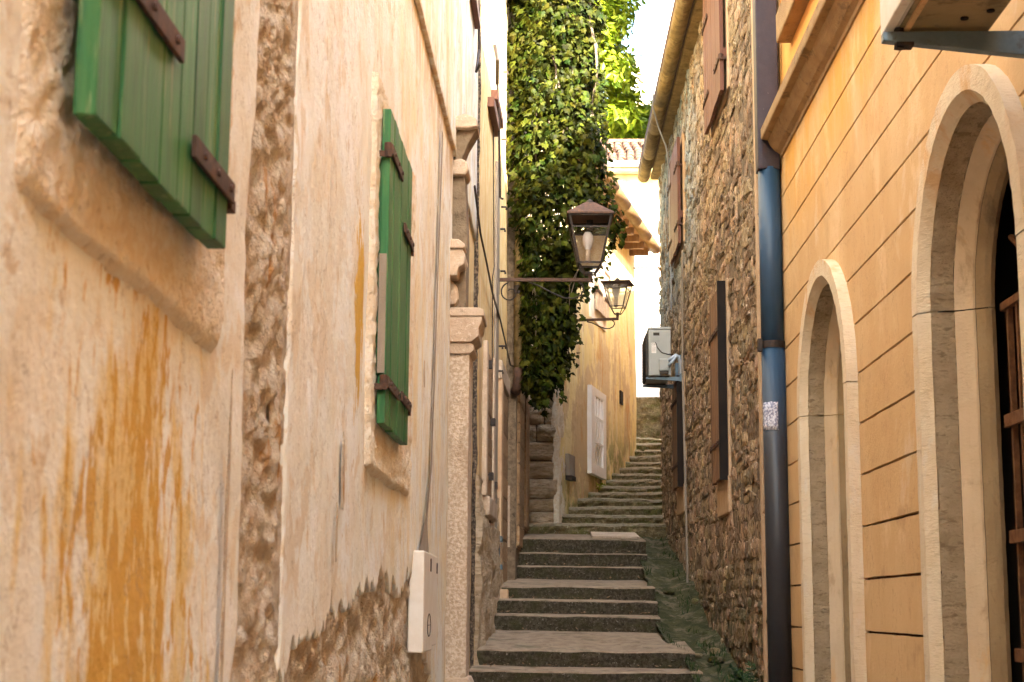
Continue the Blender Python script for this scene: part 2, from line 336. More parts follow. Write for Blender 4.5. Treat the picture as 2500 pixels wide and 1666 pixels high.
class MB:
    def __init__(self): self.v = []; self.f = []; self.m = []; self.mi = 0
    def add(self, vs, fs):
        n = len(self.v); self.v += [tuple(map(float, p)) for p in vs]
        self.f += [tuple(i + n for i in f) for f in fs]; self.m += [self.mi] * len(fs)
    def hexa(self, c):   # 4 bottom (ccw) + 4 top
        self.add(c, [(3, 2, 1, 0), (4, 5, 6, 7), (0, 1, 5, 4), (1, 2, 6, 5), (2, 3, 7, 6), (3, 0, 4, 7)])
    def box(self, x0, x1, y0, y1, z0, z1):
        self.hexa([(x0, y0, z0), (x1, y0, z0), (x1, y1, z0), (x0, y1, z0), (x0, y0, z1), (x1, y0, z1), (x1, y1, z1), (x0, y1, z1)])
    def tube(self, pts, r, n=8, caps=True):
        pts = [Vector(p) for p in pts]; rs = r if isinstance(r, (list, tuple)) else [r] * len(pts)
        rings = []; prev = None
        for i, p in enumerate(pts):
            a = pts[max(i - 1, 0)]; b = pts[min(i + 1, len(pts) - 1)]
            t = (b - a).normalized()
            if prev is None:
                u = t.orthogonal().normalized()
            else:
                u = (prev - t * prev.dot(t))
                u = u.normalized() if u.length > 1e-6 else t.orthogonal().normalized()
            prev = u; w = t.cross(u)
            rings.append([p + (u * math.cos(2 * math.pi * k / n) + w * math.sin(2 * math.pi * k / n)) * rs[i] for k in range(n)])
        vs = [q for rg in rings for q in rg]; fs = []
        for i in range(len(pts) - 1):
            for k in range(n):
                fs.append((i * n + k, i * n + (k + 1) % n, (i + 1) * n + (k + 1) % n, (i + 1) * n + k))
        if caps:
            fs.append(tuple(reversed(range(n)))); fs.append(tuple((len(pts) - 1) * n + k for k in range(n)))
        self.add(vs, fs)
    def prism(self, poly, off):   # poly: 3d points (planar), extruded by vector off
        n = len(poly); off = Vector(off); P = [Vector(p) for p in poly]
        vs = P + [p + off for p in P]
        fs = [tuple(reversed(range(n))), tuple(range(n, 2 * n))]
        fs += [(i, (i + 1) % n, n + (i + 1) % n, n + i) for i in range(n)]
        self.add(vs, fs)
    def grid(self, P, flip=False, close=False):   # P: array rows x cols x 3
        P = np.asarray(P, float); r, c, _ = P.shape
        fs = []
        for i in range(r - 1):
            for j in range(c - 1):
                q = (i * c + j, i * c + j + 1, (i + 1) * c + j + 1, (i + 1) * c + j)
                fs.append(q[::-1] if flip else q)
        self.add(P.reshape(-1, 3), fs)
    def lathe(self, prof, ctr, n=16):   # prof [(r,z)]
        vs = []; fs = []
        for (r, z) in prof:
            for k in range(n):
                a = 2 * math.pi * k / n; vs.append((ctr[0] + r * math.cos(a), ctr[1] + r * math.sin(a), ctr[2] + z))
        for i in range(len(prof) - 1):
            for k in range(n):
                fs.append((i * n + k, i * n + (k + 1) % n, (i + 1) * n + (k + 1) % n, (i + 1) * n + k))
        self.add(vs, fs)
    def build(self, name, m, parent=None, smooth=False, bevel=0.0, local=False, kind=None, fix=True):
        me = bpy.data.meshes.new(name)
        org = Vector((0, 0, 0)) if (local or parent is None) else ORG[parent.name]
        vv = np.array(self.v, float) - np.array(org)
        me.from_pydata(vv.tolist(), [], self.f)
        ms = m if isinstance(m, (list, tuple)) else [m]
        for q in ms: me.materials.append(q)
        if len(ms) > 1: me.polygons.foreach_set('material_index', self.m)
        if fix:
            bm = bmesh.new(); bm.from_mesh(me)
            bmesh.ops.recalc_face_normals(bm, faces=bm.faces)
            bm.to_mesh(me); bm.free()
        if smooth: me.polygons.foreach_set('use_smooth', [True] * len(me.polygons))
        o = bpy.data.objects.new(name, me); COL.objects.link(o)
        if parent is not None: o.parent = parent
        if kind: o['kind'] = kind
        if bevel:
            b = o.modifiers.new('bevel', 'BEVEL'); b.width = bevel; b.segments = 2; b.limit_method = 'ANGLE'; b.angle_limit = R(40)
        return reg(o, org)

def copy_part(o, parent):
    c = o.copy(); COL.objects.link(c); c.parent = parent; return reg(c, ORG[parent.name])

# vectorised value noise
_T = np.random.default_rng(3).random((256, 256))
def vn(x, y, s=0):
    x = np.asarray(x, float) + 17.3 * s; y = np.asarray(y, float) + 9.7 * s
    xi = np.floor(x).astype(int); yi = np.floor(y).astype(int); fx = x - xi; fy = y - yi
    fx = fx * fx * (3 - 2 * fx); fy = fy * fy * (3 - 2 * fy)
    a = _T[xi % 256, yi % 256]; b = _T[(xi + 1) % 256, yi % 256]; c = _T[xi % 256, (yi + 1) % 256]; d = _T[(xi + 1) % 256, (yi + 1) % 256]
    return (a * (1 - fx) + b * fx) * (1 - fy) + (c * (1 - fx) + d * fx) * fy - .5
def fbm(x, y, s=0, o=4, g=.55):
    r = 0; a = 1; k = 1
    for i in range(o):
        r = r + a * vn(np.asarray(x) * k, np.asarray(y) * k, s + i * 3); a *= g; k *= 2.03
    return r

# walls: X = a + k*Y, o is the distance out of the wall into the alley
class W:
    def __init__(s, a, k, sg): s.a, s.k, s.sg = a, k, sg
    def x(s, Y, o=0.0): return s.a + s.k * Y + s.sg * o
    def p(s, Y, z, o=0.0): return (s.x(Y, o), Y, z)
    def box(s, mb, y0, y1, z0, z1, o0, o1):
        mb.hexa([s.p(y0, z0, o0), s.p(y0, z0, o1), s.p(y1, z0, o1), s.p(y1, z0, o0),
                 s.p(y0, z1, o0), s.p(y0, z1, o1), s.p(y1, z1, o1), s.p(y1, z1, o0)])
    def surf(s, mb, Y, Z, O):
        Y = np.asarray(Y, float); X = s.a + s.k * Y + s.sg * np.asarray(O, float)
        mb.grid(np.dstack([X, Y, Z]))
W1 = W(-.80, .00586, 1)
W2 = W(-.69 - .025 * 13.8, .025, 1)
W3 = W(-.458 - .03 * 18.3, .03, 1)
WY = W(.015 - .214 * 21.3, .214, 1)
WO = W(1.75, -.0072, -1)
WS = W(1.60, -.0072, -1)

def skirted(mb, w, Y, Z, O, depth, sides='lrbt'):
    """a sheet with its border folded back into the wall by depth"""
    Y, Z, O = [np.asarray(a, float) for a in (Y, Z, O)]
    if 'l' in sides: Y = np.hstack([Y[:, :1], Y]); Z = np.hstack([Z[:, :1], Z]); O = np.hstack([O[:, :1] - depth, O])
    if 'r' in sides: Y = np.hstack([Y, Y[:, -1:]]); Z = np.hstack([Z, Z[:, -1:]]); O = np.hstack([O, O[:, -1:] - depth])
    if 'b' in sides: Y = np.vstack([Y[:1], Y]); Z = np.vstack([Z[:1], Z]); O = np.vstack([O[:1] - depth, O])
    if 't' in sides: Y = np.vstack([Y, Y[-1:]]); Z = np.vstack([Z, Z[-1:]]); O = np.vstack([O, O[-1:] - depth])
    w.surf(mb, Y, Z, O)

# ------------------------------------------------------------------ setting: ground, hill
g = MB(); n = 60
gx = np.concatenate([np.linspace(-900, -12, 12), np.linspace(-8, 10, 6), np.linspace(14, 900, 12)])
gy = np.concatenate([np.linspace(-900, -20, 10), np.linspace(-10, 60, 24), np.linspace(70, 900, 14)])
GX, GY = np.meshgrid(gx, gy)
GZ = np.interp(GY, [-900, 9.8, 13, 28, 34, 60, 900], [0, 0, .6, 3.9, 4.5, 8, 30])
GZ = np.where((GX < -7) | (GX > 9), GZ, GZ)
g.grid(np.dstack([GX, GY, GZ - .02]))
go = g.build('ground', MT['ground'], smooth=True); go['kind'] = 'structure'

h = MB()
hx = np.linspace(-60, 620, 140); hu = np.linspace(0, 1, 60)
HX, HU = np.meshgrid(hx, hu)
ridge = 30 + 128 * np.exp(-((hx - 18) / 34.) ** 2) + 40 * np.exp(-((hx + 30) / 40.) ** 2)
ridge = np.where(hx > 27, 60 + 92 * np.exp(-((hx - 27) / 16.) ** 2), ridge)
RG = np.tile(ridge, (60, 1))
HY = 400 + 120 * HU - 16 * fbm(HX / 9, HU * 9, 5)
HZ = RG * np.sin(HU * math.pi / 2) ** .7 + 6 * fbm(HX / 12, HU * 7, 2)
h.grid(np.dstack([HX, HY, HZ]))
ho = h.build('hill', MT['rock'], smooth=False); ho['kind'] = 'structure'

# ------------------------------------------------------------------ stairway
stairs = structure('stairway', (.3, 12, 0))
ST = [(9.9, .16), (10.3, .32), (10.75, .48), (11.2, .64), (11.65, .80), (12.15, .95), (12.65, 1.00 + .0), (13.2, 1.11)]
ST = [(9.9, .16), (10.4, .32), (10.9, .47), (11.4, .62), (11.95, .78), (12.55, .94), (13.2, 1.115)]
ST += [(13.8, 1.265), (15.8, 1.552), (16.2, 1.70), (16.6, 1.845), (18.7, 2.103), (19.0, 2.268), (19.3, 2.448), (21.0, 2.718)]
ST += [(21.52, 2.868), (22.13, 3.018), (22.73, 3.168), (23.5, 3.318), (24.3, 3.468), (24.95, 3.618), (25.5, 3.768), (26.15, 3.918),
       (26.7, 4.068), (27.2, 4.218), (27.7, 4.368), (28.0, 4.518), (28.5, 4.668)]
BACK = {13.8: 1.400, 16.6: 1.955, 19.3: 2.585}       # height where a landing meets the next riser
def step_ends(Y, i):
    if Y < 13.7: return W1.x(Y) + .02, 1.20
    if Y < 14: return -.70, 1.19
    if Y < 17: return -.66, 1.03
    if Y < 20: return -.50, 1.09
    if Y < 21.3: return -.40, 1.62
    return WY.x(Y) - .1, 3.2
for i, (Y, z) in enumerate(ST):
    x0, x1 = step_ends(Y, i)
    Yn = ST[i + 1][0] if i + 1 < len(ST) else 29.75
    zb = BACK.get(Y, z + .012)
    zlow = z - .30
    nx = max(30, int((x1 - x0) / .04)); xs = np.linspace(x0, x1, nx)
    rough = .018 if Y < 20 else .026
    chip = np.clip(fbm(xs * 5, xs * 0 + i * 7.7, i, 4) - .18, 0, 1) * (.10 if Y < 20 else .12)
    w1 = fbm(xs * 1.4, xs * 0 + i * 3.1, i + 5, 3) * rough; w2 = fbm(xs * 2.2, xs * 0 + i * 5.1, i + 9, 3) * rough
    tilt = (xs - x0) / max(x1 - x0, .1) * (-.018 if Y < 20 else .004)
    skew = -(xs - x0) * .02
    rows = []
    def row(dy, zz, jag=0.0):
        rows.append(np.column_stack([xs, Y + dy + skew + w1 + fbm(xs * 9, xs * 0 + zz * 40, i, 3) * jag, zz + tilt + w2 + 0 * xs]))
    jg = .02 if Y < 20 else .05
    row(.004, zlow, jg); row(.0, z - .115, jg); row(-.004, z - .07, jg); row(-.006, z - (.016 if Y < 20 else .045), jg * .8)
    nb_ = .008 if Y < 20 else .026
    rows.append(np.column_stack([xs, Y + nb_ * .4 + chip + skew + w1, z - nb_ * .7 - chip * .6 + tilt + w2]))
    rows.append(np.column_stack([xs, Y + nb_ * 2.2 + chip + skew + w1, z - chip * .3 + tilt + w2]))
    for t in (.12, .35, .65, 1.0):
        yy = Y + .07 + (Yn - .02 - Y) * t
        rows.append(np.column_stack([xs, yy + skew * (1 - t), z + (zb - z) * t + tilt + w2 * (1 - t) + fbm(xs * 2, xs * 0 + yy * 2, 4, 3) * .012]))
    rows.append(np.column_stack([xs, 0 * xs + Yn + .06, 0 * xs + zlow]))
    P = np.array(rows)
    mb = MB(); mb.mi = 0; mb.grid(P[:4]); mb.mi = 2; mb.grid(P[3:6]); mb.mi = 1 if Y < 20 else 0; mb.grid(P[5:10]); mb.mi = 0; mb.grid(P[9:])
    for e in (0, -1):
        mb.add([tuple(p) for p in P[:, e]], [tuple(range(len(rows)))])
    mb.build('step', [MT['step'], MT['tread'], MT['tread']] if Y < 20 else [MT['old_step'], MT['old_step'], MT['worn_lit']], stairs, smooth=False)
# pale slab let into the third landing, shallow kerb lip
mb = MB(); mb.hexa([(.45, 19.42, 2.452), (1.02, 19.40, 2.450), (1.02, 20.5, 2.55), (.45, 20.5, 2.555), (.45, 19.42, 2.484), (1.02, 19.40, 2.480), (1.02, 20.5, 2.582), (.45, 20.5, 2.586)])
mb.build('paving_slab', MT['limestone'], stairs, bevel=.006)
# mossy drain ramp
gut = structure('drain_channel', (1.3, 15, 0))
ys = np.linspace(9.8, 21.2, 150); us = np.linspace(0, 1, 16)
YY, UU = np.meshgrid(ys, us)
zc_ramp = zc = np.interp(ys, [9.8, 12.2, 13.8, 15.7, 17.0, 19, 21.2], [0.05, .88, 1.19, 1.41, 1.80, 2.16, 2.58])
lft = np.interp(ys, [9.8, 13.9, 14.6, 16.9, 17.3, 21.2], [1.10, 1.10, 1.0, .96, 1.0, 1.0])
XX = lft + UU * (1.72 - lft)
ZZ = zc + fbm(YY * 1.7, XX * 3, 2, 5) * .07 + fbm(YY * 7, XX * 9, 6, 3) * .025 + .09 * (UU - .3) ** 2 * 4 - .03 * np.sin(UU * 3.1)
mb = MB(); mb.grid(np.dstack([XX, YY, ZZ]))
mb.build('channel_bed', MT['moss'], gut, smooth=True)
def lumpy(ctr, size, seed, sub=2):
    bm = bmesh.new(); bmesh.ops.create_icosphere(bm, subdivisions=sub, radius=1)
    V = np.array([v.co[:] for v in bm.verts]); F = [[v.index for v in f.verts] for f in bm.faces]; bm.free()
    q = np.sign(V) * np.abs(V) ** .6
    q = q * (1 + .25 * fbm(V[:, 0] * 1.3 + seed, V[:, 1] * 1.3 + V[:, 2], seed, 3))[:, None]
    return q * np.array(size) + np.array(ctr), F
for i, (x, y, sx, sy, sz) in enumerate([(1.22, 13.95, .09, .10, .035), (1.36, 13.75, .11, .08, .05), (1.15, 14.1, .06, .07, .03), (1.40, 14.2, .08, .1, .06), (1.42, 15.2, .07, .16, .08),
                                        (1.28, 12.75, .1, .07, .03), (1.44, 16.6, .06, .2, .06), (1.05, 16.9, .06, .05, .03), (1.2, 16.95, .1, .06, .03), (1.44, 12.7, .07, .25, .10)]):
    z = float(np.interp(y, ys, zc)); v, f = lumpy((x, y, z + .006), (sx * .62, sy * .62, sz * .6), i + 2)
    mb = MB(); mb.add(v, f); mb.build('stone', MT['moss'] if i % 3 else MT['old_step'], gut, smooth=True)

# ------------------------------------------------------------------ shutters
def boards(parent_part, w, y0, y1, z0, z1, o0, o1, nb, m, name='board', horizontal=False, jag=0.0, gap=.004):
    out = []
    for i in range(nb):
        mb = MB()
        if horizontal:
            a = z0 + (z1 - z0) * i / nb; b = z0 + (z1 - z0) * (i + 1) / nb
            dd = random.uniform(-.003, .003)
            w.box(mb, y0, y1, a + gap / 2, b - gap / 2, o0, o1 + dd)
        else:
            a = y0 + (y1 - y0) * i / nb; b = y0 + (y1 - y0) * (i + 1) / nb
            dd = random.uniform(-.0025, .0025); e = random.uniform(-jag, jag)
            e2 = e + random.uniform(-jag, jag) * .4
            mb.hexa([w.p(a + gap / 2, z0 + e, o0), w.p(a + gap / 2, z0 + e, o1 + dd), w.p(b - gap / 2, z0 + e2, o1 + dd), w.p(b - gap / 2, z0 + e2, o0),
                     w.p(a + gap / 2, z1, o0), w.p(a + gap / 2, z1, o1 + dd), w.p(b - gap / 2, z1, o1 + dd), w.p(b - gap / 2, z1, o0)])
        out.append(mb.build(name, m, parent_part, bevel=.003))
    return out

def strap(parent_part, w, ya, yb, z, o, h=.045, nails=3, hook=0):
    mb = MB(); w.box(mb, ya, yb, z - h / 2, z + h / 2, o, o + .010)
    for k in range(nails):
        y = ya + (yb - ya) * (k + .6) / nails
        mb.tube([w.p(y, z, o + .008), w.p(y, z, o + .017)], .009, 6)
    if hook:   # knuckle and pintle at the wall side
        y = yb if hook > 0 else ya
        mb.tube([w.p(y, z - h * .75, o - .012), w.p(y, z + h * .6, o - .012)], .016, 8)
        w.box(mb, y - .012, y + .012 + .02 * hook, z - h * .8, z - h * .2, o - .06, o + .006)
    return mb.build('strap_hinge', MT['rust'], parent_part, bevel=.002)

# ------------------------------------------------------------------ peach house on the left
b1 = thing('peach_house', 'peach plastered house on the left with peeling wall and green shutters', 'house', (-.8, 6, 0))
mb = MB()      # body of the house behind the plaster
mb.hexa([(-8, -13.9, 0), (W1.x(-13.9, -.13), -13.9, 0), (W1.x(13.75, -.13), 13.75, 0), (-8, 13.75, 0),
         (-8, -13.9, 9.6), (W1.x(-13.9, -.13), -13.9, 9.6), (W1.x(13.75, -.13), 13.75, 9.6), (-8, 13.75, 9.6)])
mb.build('wall_core', MT['mortar'], b1)

def yL(z):   # left edge of the bare strip
    return 3.93 - .08 * (z < 0) + .035 * (z - 2.3) + fbm(np.asarray(z) * 2.3, np.asarray(z) * 0 + 2, 3, 4) * .09
def yR(z):
    return 4.52 + .02 * (z - 2.3) + fbm(np.asarray(z) * 3.1, np.asarray(z) * 0 + 8, 7, 5) * .055
def zB(y):   # torn lower edge of the plaster
    b = np.interp(y, [4.5, 4.62, 4.75, 5.0, 5.4, 5.9, 6.5, 7.2, 7.8, 8.3, 8.6, 9.2, 10.9], [1.36, 1.36, 1.48, 1.53, 1.58, 1.62, 1.66, 1.71, 1.76, 1.80, 1.83, 1.30, .9])
    dr = np.abs(np.mod(np.asarray(y) * 4.2 + .7 * vn(np.asarray(y) * 3, np.asarray(y) * 0, 4), 1) - .5)
    return b + (dr - .25) * .04 + fbm(np.asarray(y) * 4, np.asarray(y) * 0 + 3, 11, 6, .68) * .13
# rubble seen where the plaster is gone
zz = np.concatenate([np.linspace(.3, 4.6, 330), np.linspace(4.7, 9.5, 36)]); uu = np.linspace(0, 1, 56)
Z_, U_ = np.meshgrid(zz, uu); Y_ = 3.72 + U_ * 1.05
O_ = -.026 + .030 * U_ + .014 * fbm(Y_ * 5, Z_ * 5, 1, 4) + .030 * np.clip(fbm(Y_ * 19, Z_ * 19, 9, 4), -.5, .4)
O_ = np.where(Y_ > 4.42, np.minimum(O_, -.005 - .009 * np.clip((Y_ - 4.5) / .1, 0, 1)), O_)
mb = MB(); W1.surf(mb, Y_, Z_, O_); mb.build('bare_rubble', MT['rubble'], b1, smooth=True)
yy = np.linspace(4.30, 10.88, 420); uu = np.linspace(0, 1, 80)
Y_, U_ = np.meshgrid(yy, uu); Z_ = .2 + U_ * 1.95
O_ = -.035 + .045 * fbm(Y_ * 4, Z_ * 6, 3, 4) + .045 * np.clip(fbm(Y_ * 13, Z_ * 17, 5, 4), -.5, .4)
mb = MB(); W1.surf(mb, Y_, Z_, np.minimum(O_ + .012, -.010)); mb.build('bare_rubble', MT['rubble'], b1, smooth=True)
# plaster sheets
def und(Y, Z): return .010 * fbm(Y * 1.3, Z * .8, 2, 3) + .006 * fbm(Y * 7, Z * 4, 6, 3)
zz = np.concatenate([np.linspace(.0, 4.4, 190), np.linspace(4.5, 9.6, 18)])
ss = np.concatenate([np.linspace(-13.9, 1.6, 20), np.linspace(1.7, 3.6, 75)])
Y_, Z_ = np.meshgrid(ss, zz)
ends = yL(zz)[:, None] + np.zeros((1, 12)); t = np.linspace(3.62, 1, 12)
extra = 3.62 + (ends - 3.62) * np.linspace(0.06, 1, 12)[None, :]
Y_ = np.hstack([Y_, extra]); Z_ = np.hstack([Z_, np.repeat(zz[:, None], 12, 1)])
O_ = und(Y_, Z_); O_[:, -1] -= .012
mb = MB(); skirted(mb, W1, Y_, Z_, O_, .07, 'r'); mb.build('plaster', MT['peach'], b1, smooth=True)
tcol = np.concatenate([np.linspace(0, .10, 40), np.linspace(.105, 1, 420)])
srow = np.concatenate([np.linspace(0, .5, 90), np.linspace(.51, 1, 60)])
T_, S_ = np.meshgrid(tcol, srow)
y0_ = 4.52 + T_ * (10.86 - 4.52)
zb_ = zB(y0_); Z_ = zb_ + S_ ** 1.3 * (4.775 - zb_)
Y_ = y0_ + (yR(Z_) - 4.52) * np.clip(1 - T_ / .06, 0, 1)
O_ = und(Y_, Z_); O_[0, :] -= .01; O_[:, 0] -= .012
mb = MB(); skirted(mb, W1, Y_, Z_, O_, .07, 'lb'); mb.build('plaster', MT['peach'], b1, smooth=True)
# upper wall above the string line, set slightly proud
Y_, Z_ = np.meshgrid(np.linspace(4.56, 13.62, 110), np.linspace(4.79, 9.6, 70))
O_ = .018 + und(Y_, Z_)
mb = MB(); skirted(mb, W1, Y_, Z_, O_, .08, 'lrb'); mb.build('plaster', MT['peach'], b1, smooth=True)
# strip of plaster beyond the portal
Y_, Z_ = np.meshgrid(np.linspace(11.0, 13.62, 40), np.linspace(.8, 4.79, 80))
O_ = und(Y_, Z_); mb = MB(); skirted(mb, W1, Y_, Z_, O_, .08, 'lr'); mb.build('plaster', MT['ochre'], b1, smooth=True)
# small scars: a plaster scar and drip lines
for (y, z, hh, ww) in [(5.62, 2.06, .16, .045), (3.70, 1.62, .42, .016), (5.5, 1.86, .10, .02), (3.58, 1.20, .2, .012), (8.8, 2.9, .06, .02)]:
    poly = []
    for k in range(14):
        a = 2 * math.pi * k / 14; rr = 1 + .35 * random.uniform(-1, 1)
        poly.append(W1.p(y + math.cos(a) * ww * rr, z + math.sin(a) * hh * rr, .0095))
    mb = MB(); mb.prism(poly, (.003, 0, 0)); mb.build('plaster_scar', MT['rubble'], b1)
# grey cement chase down to the meter box
zs = np.linspace(1.85, 4.6, 60); tt = np.linspace(0, 1, 7)
Zc, Tc = np.meshgrid(zs, tt)
wid = .10 + .55 * np.clip((2.12 - zs) / .2, 0, 1) ** 1.5 + .02 * fbm(zs * 6, zs * 0, 3, 3); cy = np.interp(zs, [1.85, 2.1, 2.4, 4.0, 4.6], [8.85, 9.0, 9.28, 9.62, 9.75])
Yc = cy + (Tc - .5) * wid + fbm(Zc * 5, Tc, 2, 3) * .03
mb = MB(); W1.surf(mb, Yc, Zc, .017 + 0 * Yc); mb.build('cement_patch', MT['cement'], b1)
# window surrounds of rough stucco
def surround(y0, y1, z0, z1, th, inner=None, rnd=.12):
    ny, nz = max(20, int((y1 - y0) / .018)), int((z1 - z0) / .018)
    Y_, Z_ = np.meshgrid(np.linspace(y0, y1, ny), np.linspace(z0, z1, nz))
    ed = np.minimum.reduce([Y_ - y0, y1 - Y_ + .02, Z_ - z0])
    jz = .022 * fbm(Y_ * 3, Z_ * 3, 8, 4)
    prof = np.clip((ed + .002) / .016, 0, 1) ** .5
    cr = np.hypot(np.clip(rnd - (Y_ - y0), 0, 9), np.clip(rnd - (Z_ - z0), 0, 9))
    prof *= np.clip((rnd - cr) / .04 + .6, 0, 1)
    O_ = -.012 + (th + .012 + .005 * fbm(Y_ * 8, Z_ * 8, 3, 3) + .012 * fbm(Y_ * 30, Z_ * 30, 3, 3)) * prof
    mb = MB(); W1.surf(mb, Y_ + jz, Z_ + jz, O_); return mb.build('window_surround', MT['stucco'], b1, smooth=True)
surround(2.20, 3.56, 2.18, 4.2, .014, rnd=.05)
surround(6.28, 7.98, 2.15, 3.80, .022, rnd=.02)
def green_shutter(y0, y1, z0, z1, o0, o1, hinge, straps, nb, lab):
    mb = MB(); w = W1
    w.box(mb, y0 + .02, y1 - .02, z0 + .2, z1 - .2, o0 - .018, o0)
    sh = mb.build('shutter', MT['green'], b1); sh['label'] = lab
    boards(sh, w, y0, y1, z0, z1, o0, o1, nb, MT['green'], jag=.004)
    for z in straps:
        if hinge < 0: strap(sh, w, y0 - .01, y0 + (y1 - y0) * .93, z, o1 + .003, hook=-1)
        else: strap(sh, w, y0 + (y1 - y0) * .18, y1 + .02, z, o1 + .003, hook=1)
    return sh
# near window (front face of the leaves stands .075 out)
green_shutter(2.33, 2.845, 2.345, 3.9, .040, .078, -1, (2.62, 3.7), 4, 'left leaf of the large blurred green shutter')
green_shutter(2.853, 3.27, 2.345, 3.9, .040, .078, 1, (2.475, 3.7), 4, 'right leaf of the large blurred green shutter')
# far window
green_shutter(6.42, 6.88, 2.345, 3.68, .030, .066, -1, (2.515, 3.50), 3, 'left leaf of the tall far green shutter')
green_shutter(6.888, 7.36, 2.345, 3.68, .030, .066, 1, (2.53, 3.30), 3, 'right leaf of the tall far green shutter')
mb = MB(); W1.box(mb, 6.405, 6.418, 2.55, 3.05, .03, .06); mb.build('weathered_edge', MT['cement'], b1)
# string line over the wall
mb = MB(); W1.box(mb, 6.9, 10.75, 4.775, 4.80, .0, .030); mb.build('string_course', MT['peach'], b1, bevel=.006)
# carved portal at the corner
def side_piece(name, poly, y, L, m, bev=.006):   # outline in (o, z) seen from the camera, length L along the wall
    mb = MB()
    mb.prism([W1.p(y, z, o) for (o, z) in poly], (W1.k * L, L, 0))
    return mb.build(name, m, b1, bevel=bev)
Yp = 10.90
side_piece('pilaster', [(-.05, 1.10), (.135, 1.10), (.135, 3.37), (-.05, 3.37)], Yp, .36, MT['pilaster'])
side_piece('pilaster_base', [(-.05, .85), (.17, .85), (.17, 1.10), (.15, 1.14), (-.05, 1.14)], Yp - .03, .42, MT['limestone'])
side_piece('capital', [(-.03, 3.35), (.14, 3.35), (.165, 3.375), (.165, 3.41), (.14, 3.43), (-.03, 3.43)], Yp - .02, .40, MT['limestone'])
side_piece('capital', [(-.03, 3.43), (.145, 3.43), (.20, 3.47), (.20, 3.53), (.215, 3.56), (.222, 3.61), (-.03, 3.61)], Yp - .04, .45, MT['limestone'])
side_piece('capital', [(-.03, 3.612), (.235, 3.612), (.235, 3.655), (.20, 3.672), (-.03, 3.672)], Yp - .05, .47, MT['limestone'])
side_piece('upper_pilaster', [(-.05, 3.66), (.10, 3.66), (.105, 4.2), (.085, 4.66), (-.05, 4.66)], Yp + .05, .3, MT['dark_stone'])
side_piece('scroll', [(-.03, 3.70), (.03, 3.69), (.055, 3.74), (.045, 3.82), (.01, 3.868), (-.03, 3.87)], Yp - .03, .26, MT['limestone'], .02)
side_piece('corbel', [(-.05, 3.88), (.05, 3.88), (.06, 3.94), (.10, 3.96), (.105, 4.03), (.085, 4.07), (-.05, 4.07)], Yp - .14, .34, MT['limestone'], .01)
side_piece('corbel', [(-.05, 4.072), (.10, 4.072), (.105, 4.10), (.06, 4.135), (-.05, 4.14)], Yp - .16, .38, MT['limestone'], .008)
side_piece('volute', [(-.05, 4.64), (.09, 4.64), (.115, 4.68), (.10, 4.74), (.06, 4.765), (.0, 4.75), (-.05, 4.74)], Yp + .0, .30, MT['limestone'], .015)
side_piece('scroll_bracket', [(.0, 4.74), (.055, 4.75), (.10, 4.88), (.17, 5.0), (.165, 5.03), (.06, 5.03), (.0, 4.95)], Yp + .06, .22, MT['dark_stone'], .01)
side_piece('cornice_fragment', [(-.03, 4.99), (.11, 4.985), (.175, 5.0), (.165, 5.06), (.08, 5.10), (.02, 5.075), (-.03, 5.07)], Yp + .0, .32, MT['limestone'], .012)
# roof of the house
mb = MB(); mb.hexa([(-9, -13.9, 9.55), (-.62, -13.9, 9.62), (-.55, 13.75, 9.62), (-9, 13.75, 9.55), (-9, -13.9, 12), (-.62, -13.9, 9.74), (-.55, 13.75, 9.74), (-9, 13.75, 12)])
mb.build('roof', MT['tile'], b1)

# iron bits fixed on the peach house wall
def wall_irons(name, label, cat, w, rods, m, group=None):
    t = thing(name, label, cat, rods[0][0][0], group)
    for pts, r in rods:
        mb = MB(); mb.tube(pts, r, 6); mb.build('rod', m, t)
    return t
wall_irons('shutter_stay', 'bent black iron rod high on the peach wall beside the building joint', 'iron rod', W1,
           [([W1.p(13.0, 7.4, .05), W1.p(13.05, 6.35, .055), W1.p(12.6, 6.0, .06), W1.p(12.4, 6.0, .10)], .012)], MT['iron'])
bb = MB(); W1.box(bb, 12.3, 13.0, 6.52, 6.60, .02, .07)
o = bb.build('wooden_bar', MT['brown_wood'], bevel=.004)
o['label'] = 'short brown wooden bar at the top of the peach wall, near the bent rod'; o['category'] = 'wooden bar'

# meter box
t = thing('meter_box', 'white plastic meter box with a round emblem low on the left wall', 'meter box', W1.p(8.4, 1.37, .0))
mb = MB(); W1.box(mb, 8.40, 8.96, 1.37, 1.90, -.02, .062); mb.build('case', MT['white_plastic'], t, bevel=.008)
mb = MB(); W1.box(mb, 8.97, 9.36, 1.39, 1.90, -.02, .055); mb.build('cover', MT['white_plastic'], t, bevel=.008)
mb = MB(); W1.box(mb, 8.78, 8.83, 1.80, 1.87, .062, .066); W1.box(mb, 9.30, 9.34, 1.80, 1.86, .055, .059); mb.build('hinge', MT['iron'], t)
mb = MB()
ring = [W1.p(8.74 + .10 * math.cos(a), 1.51 + .06 * math.sin(a), .0635) for a in np.linspace(0, 2 * math.pi, 25)]
mb.tube(ring, .0025, 4, False)
mb.tube([W1.p(8.68, 1.51, .0635), W1.p(8.80, 1.51, .0635)], .002, 4)
mb.build('emblem', MT['iron'], t)

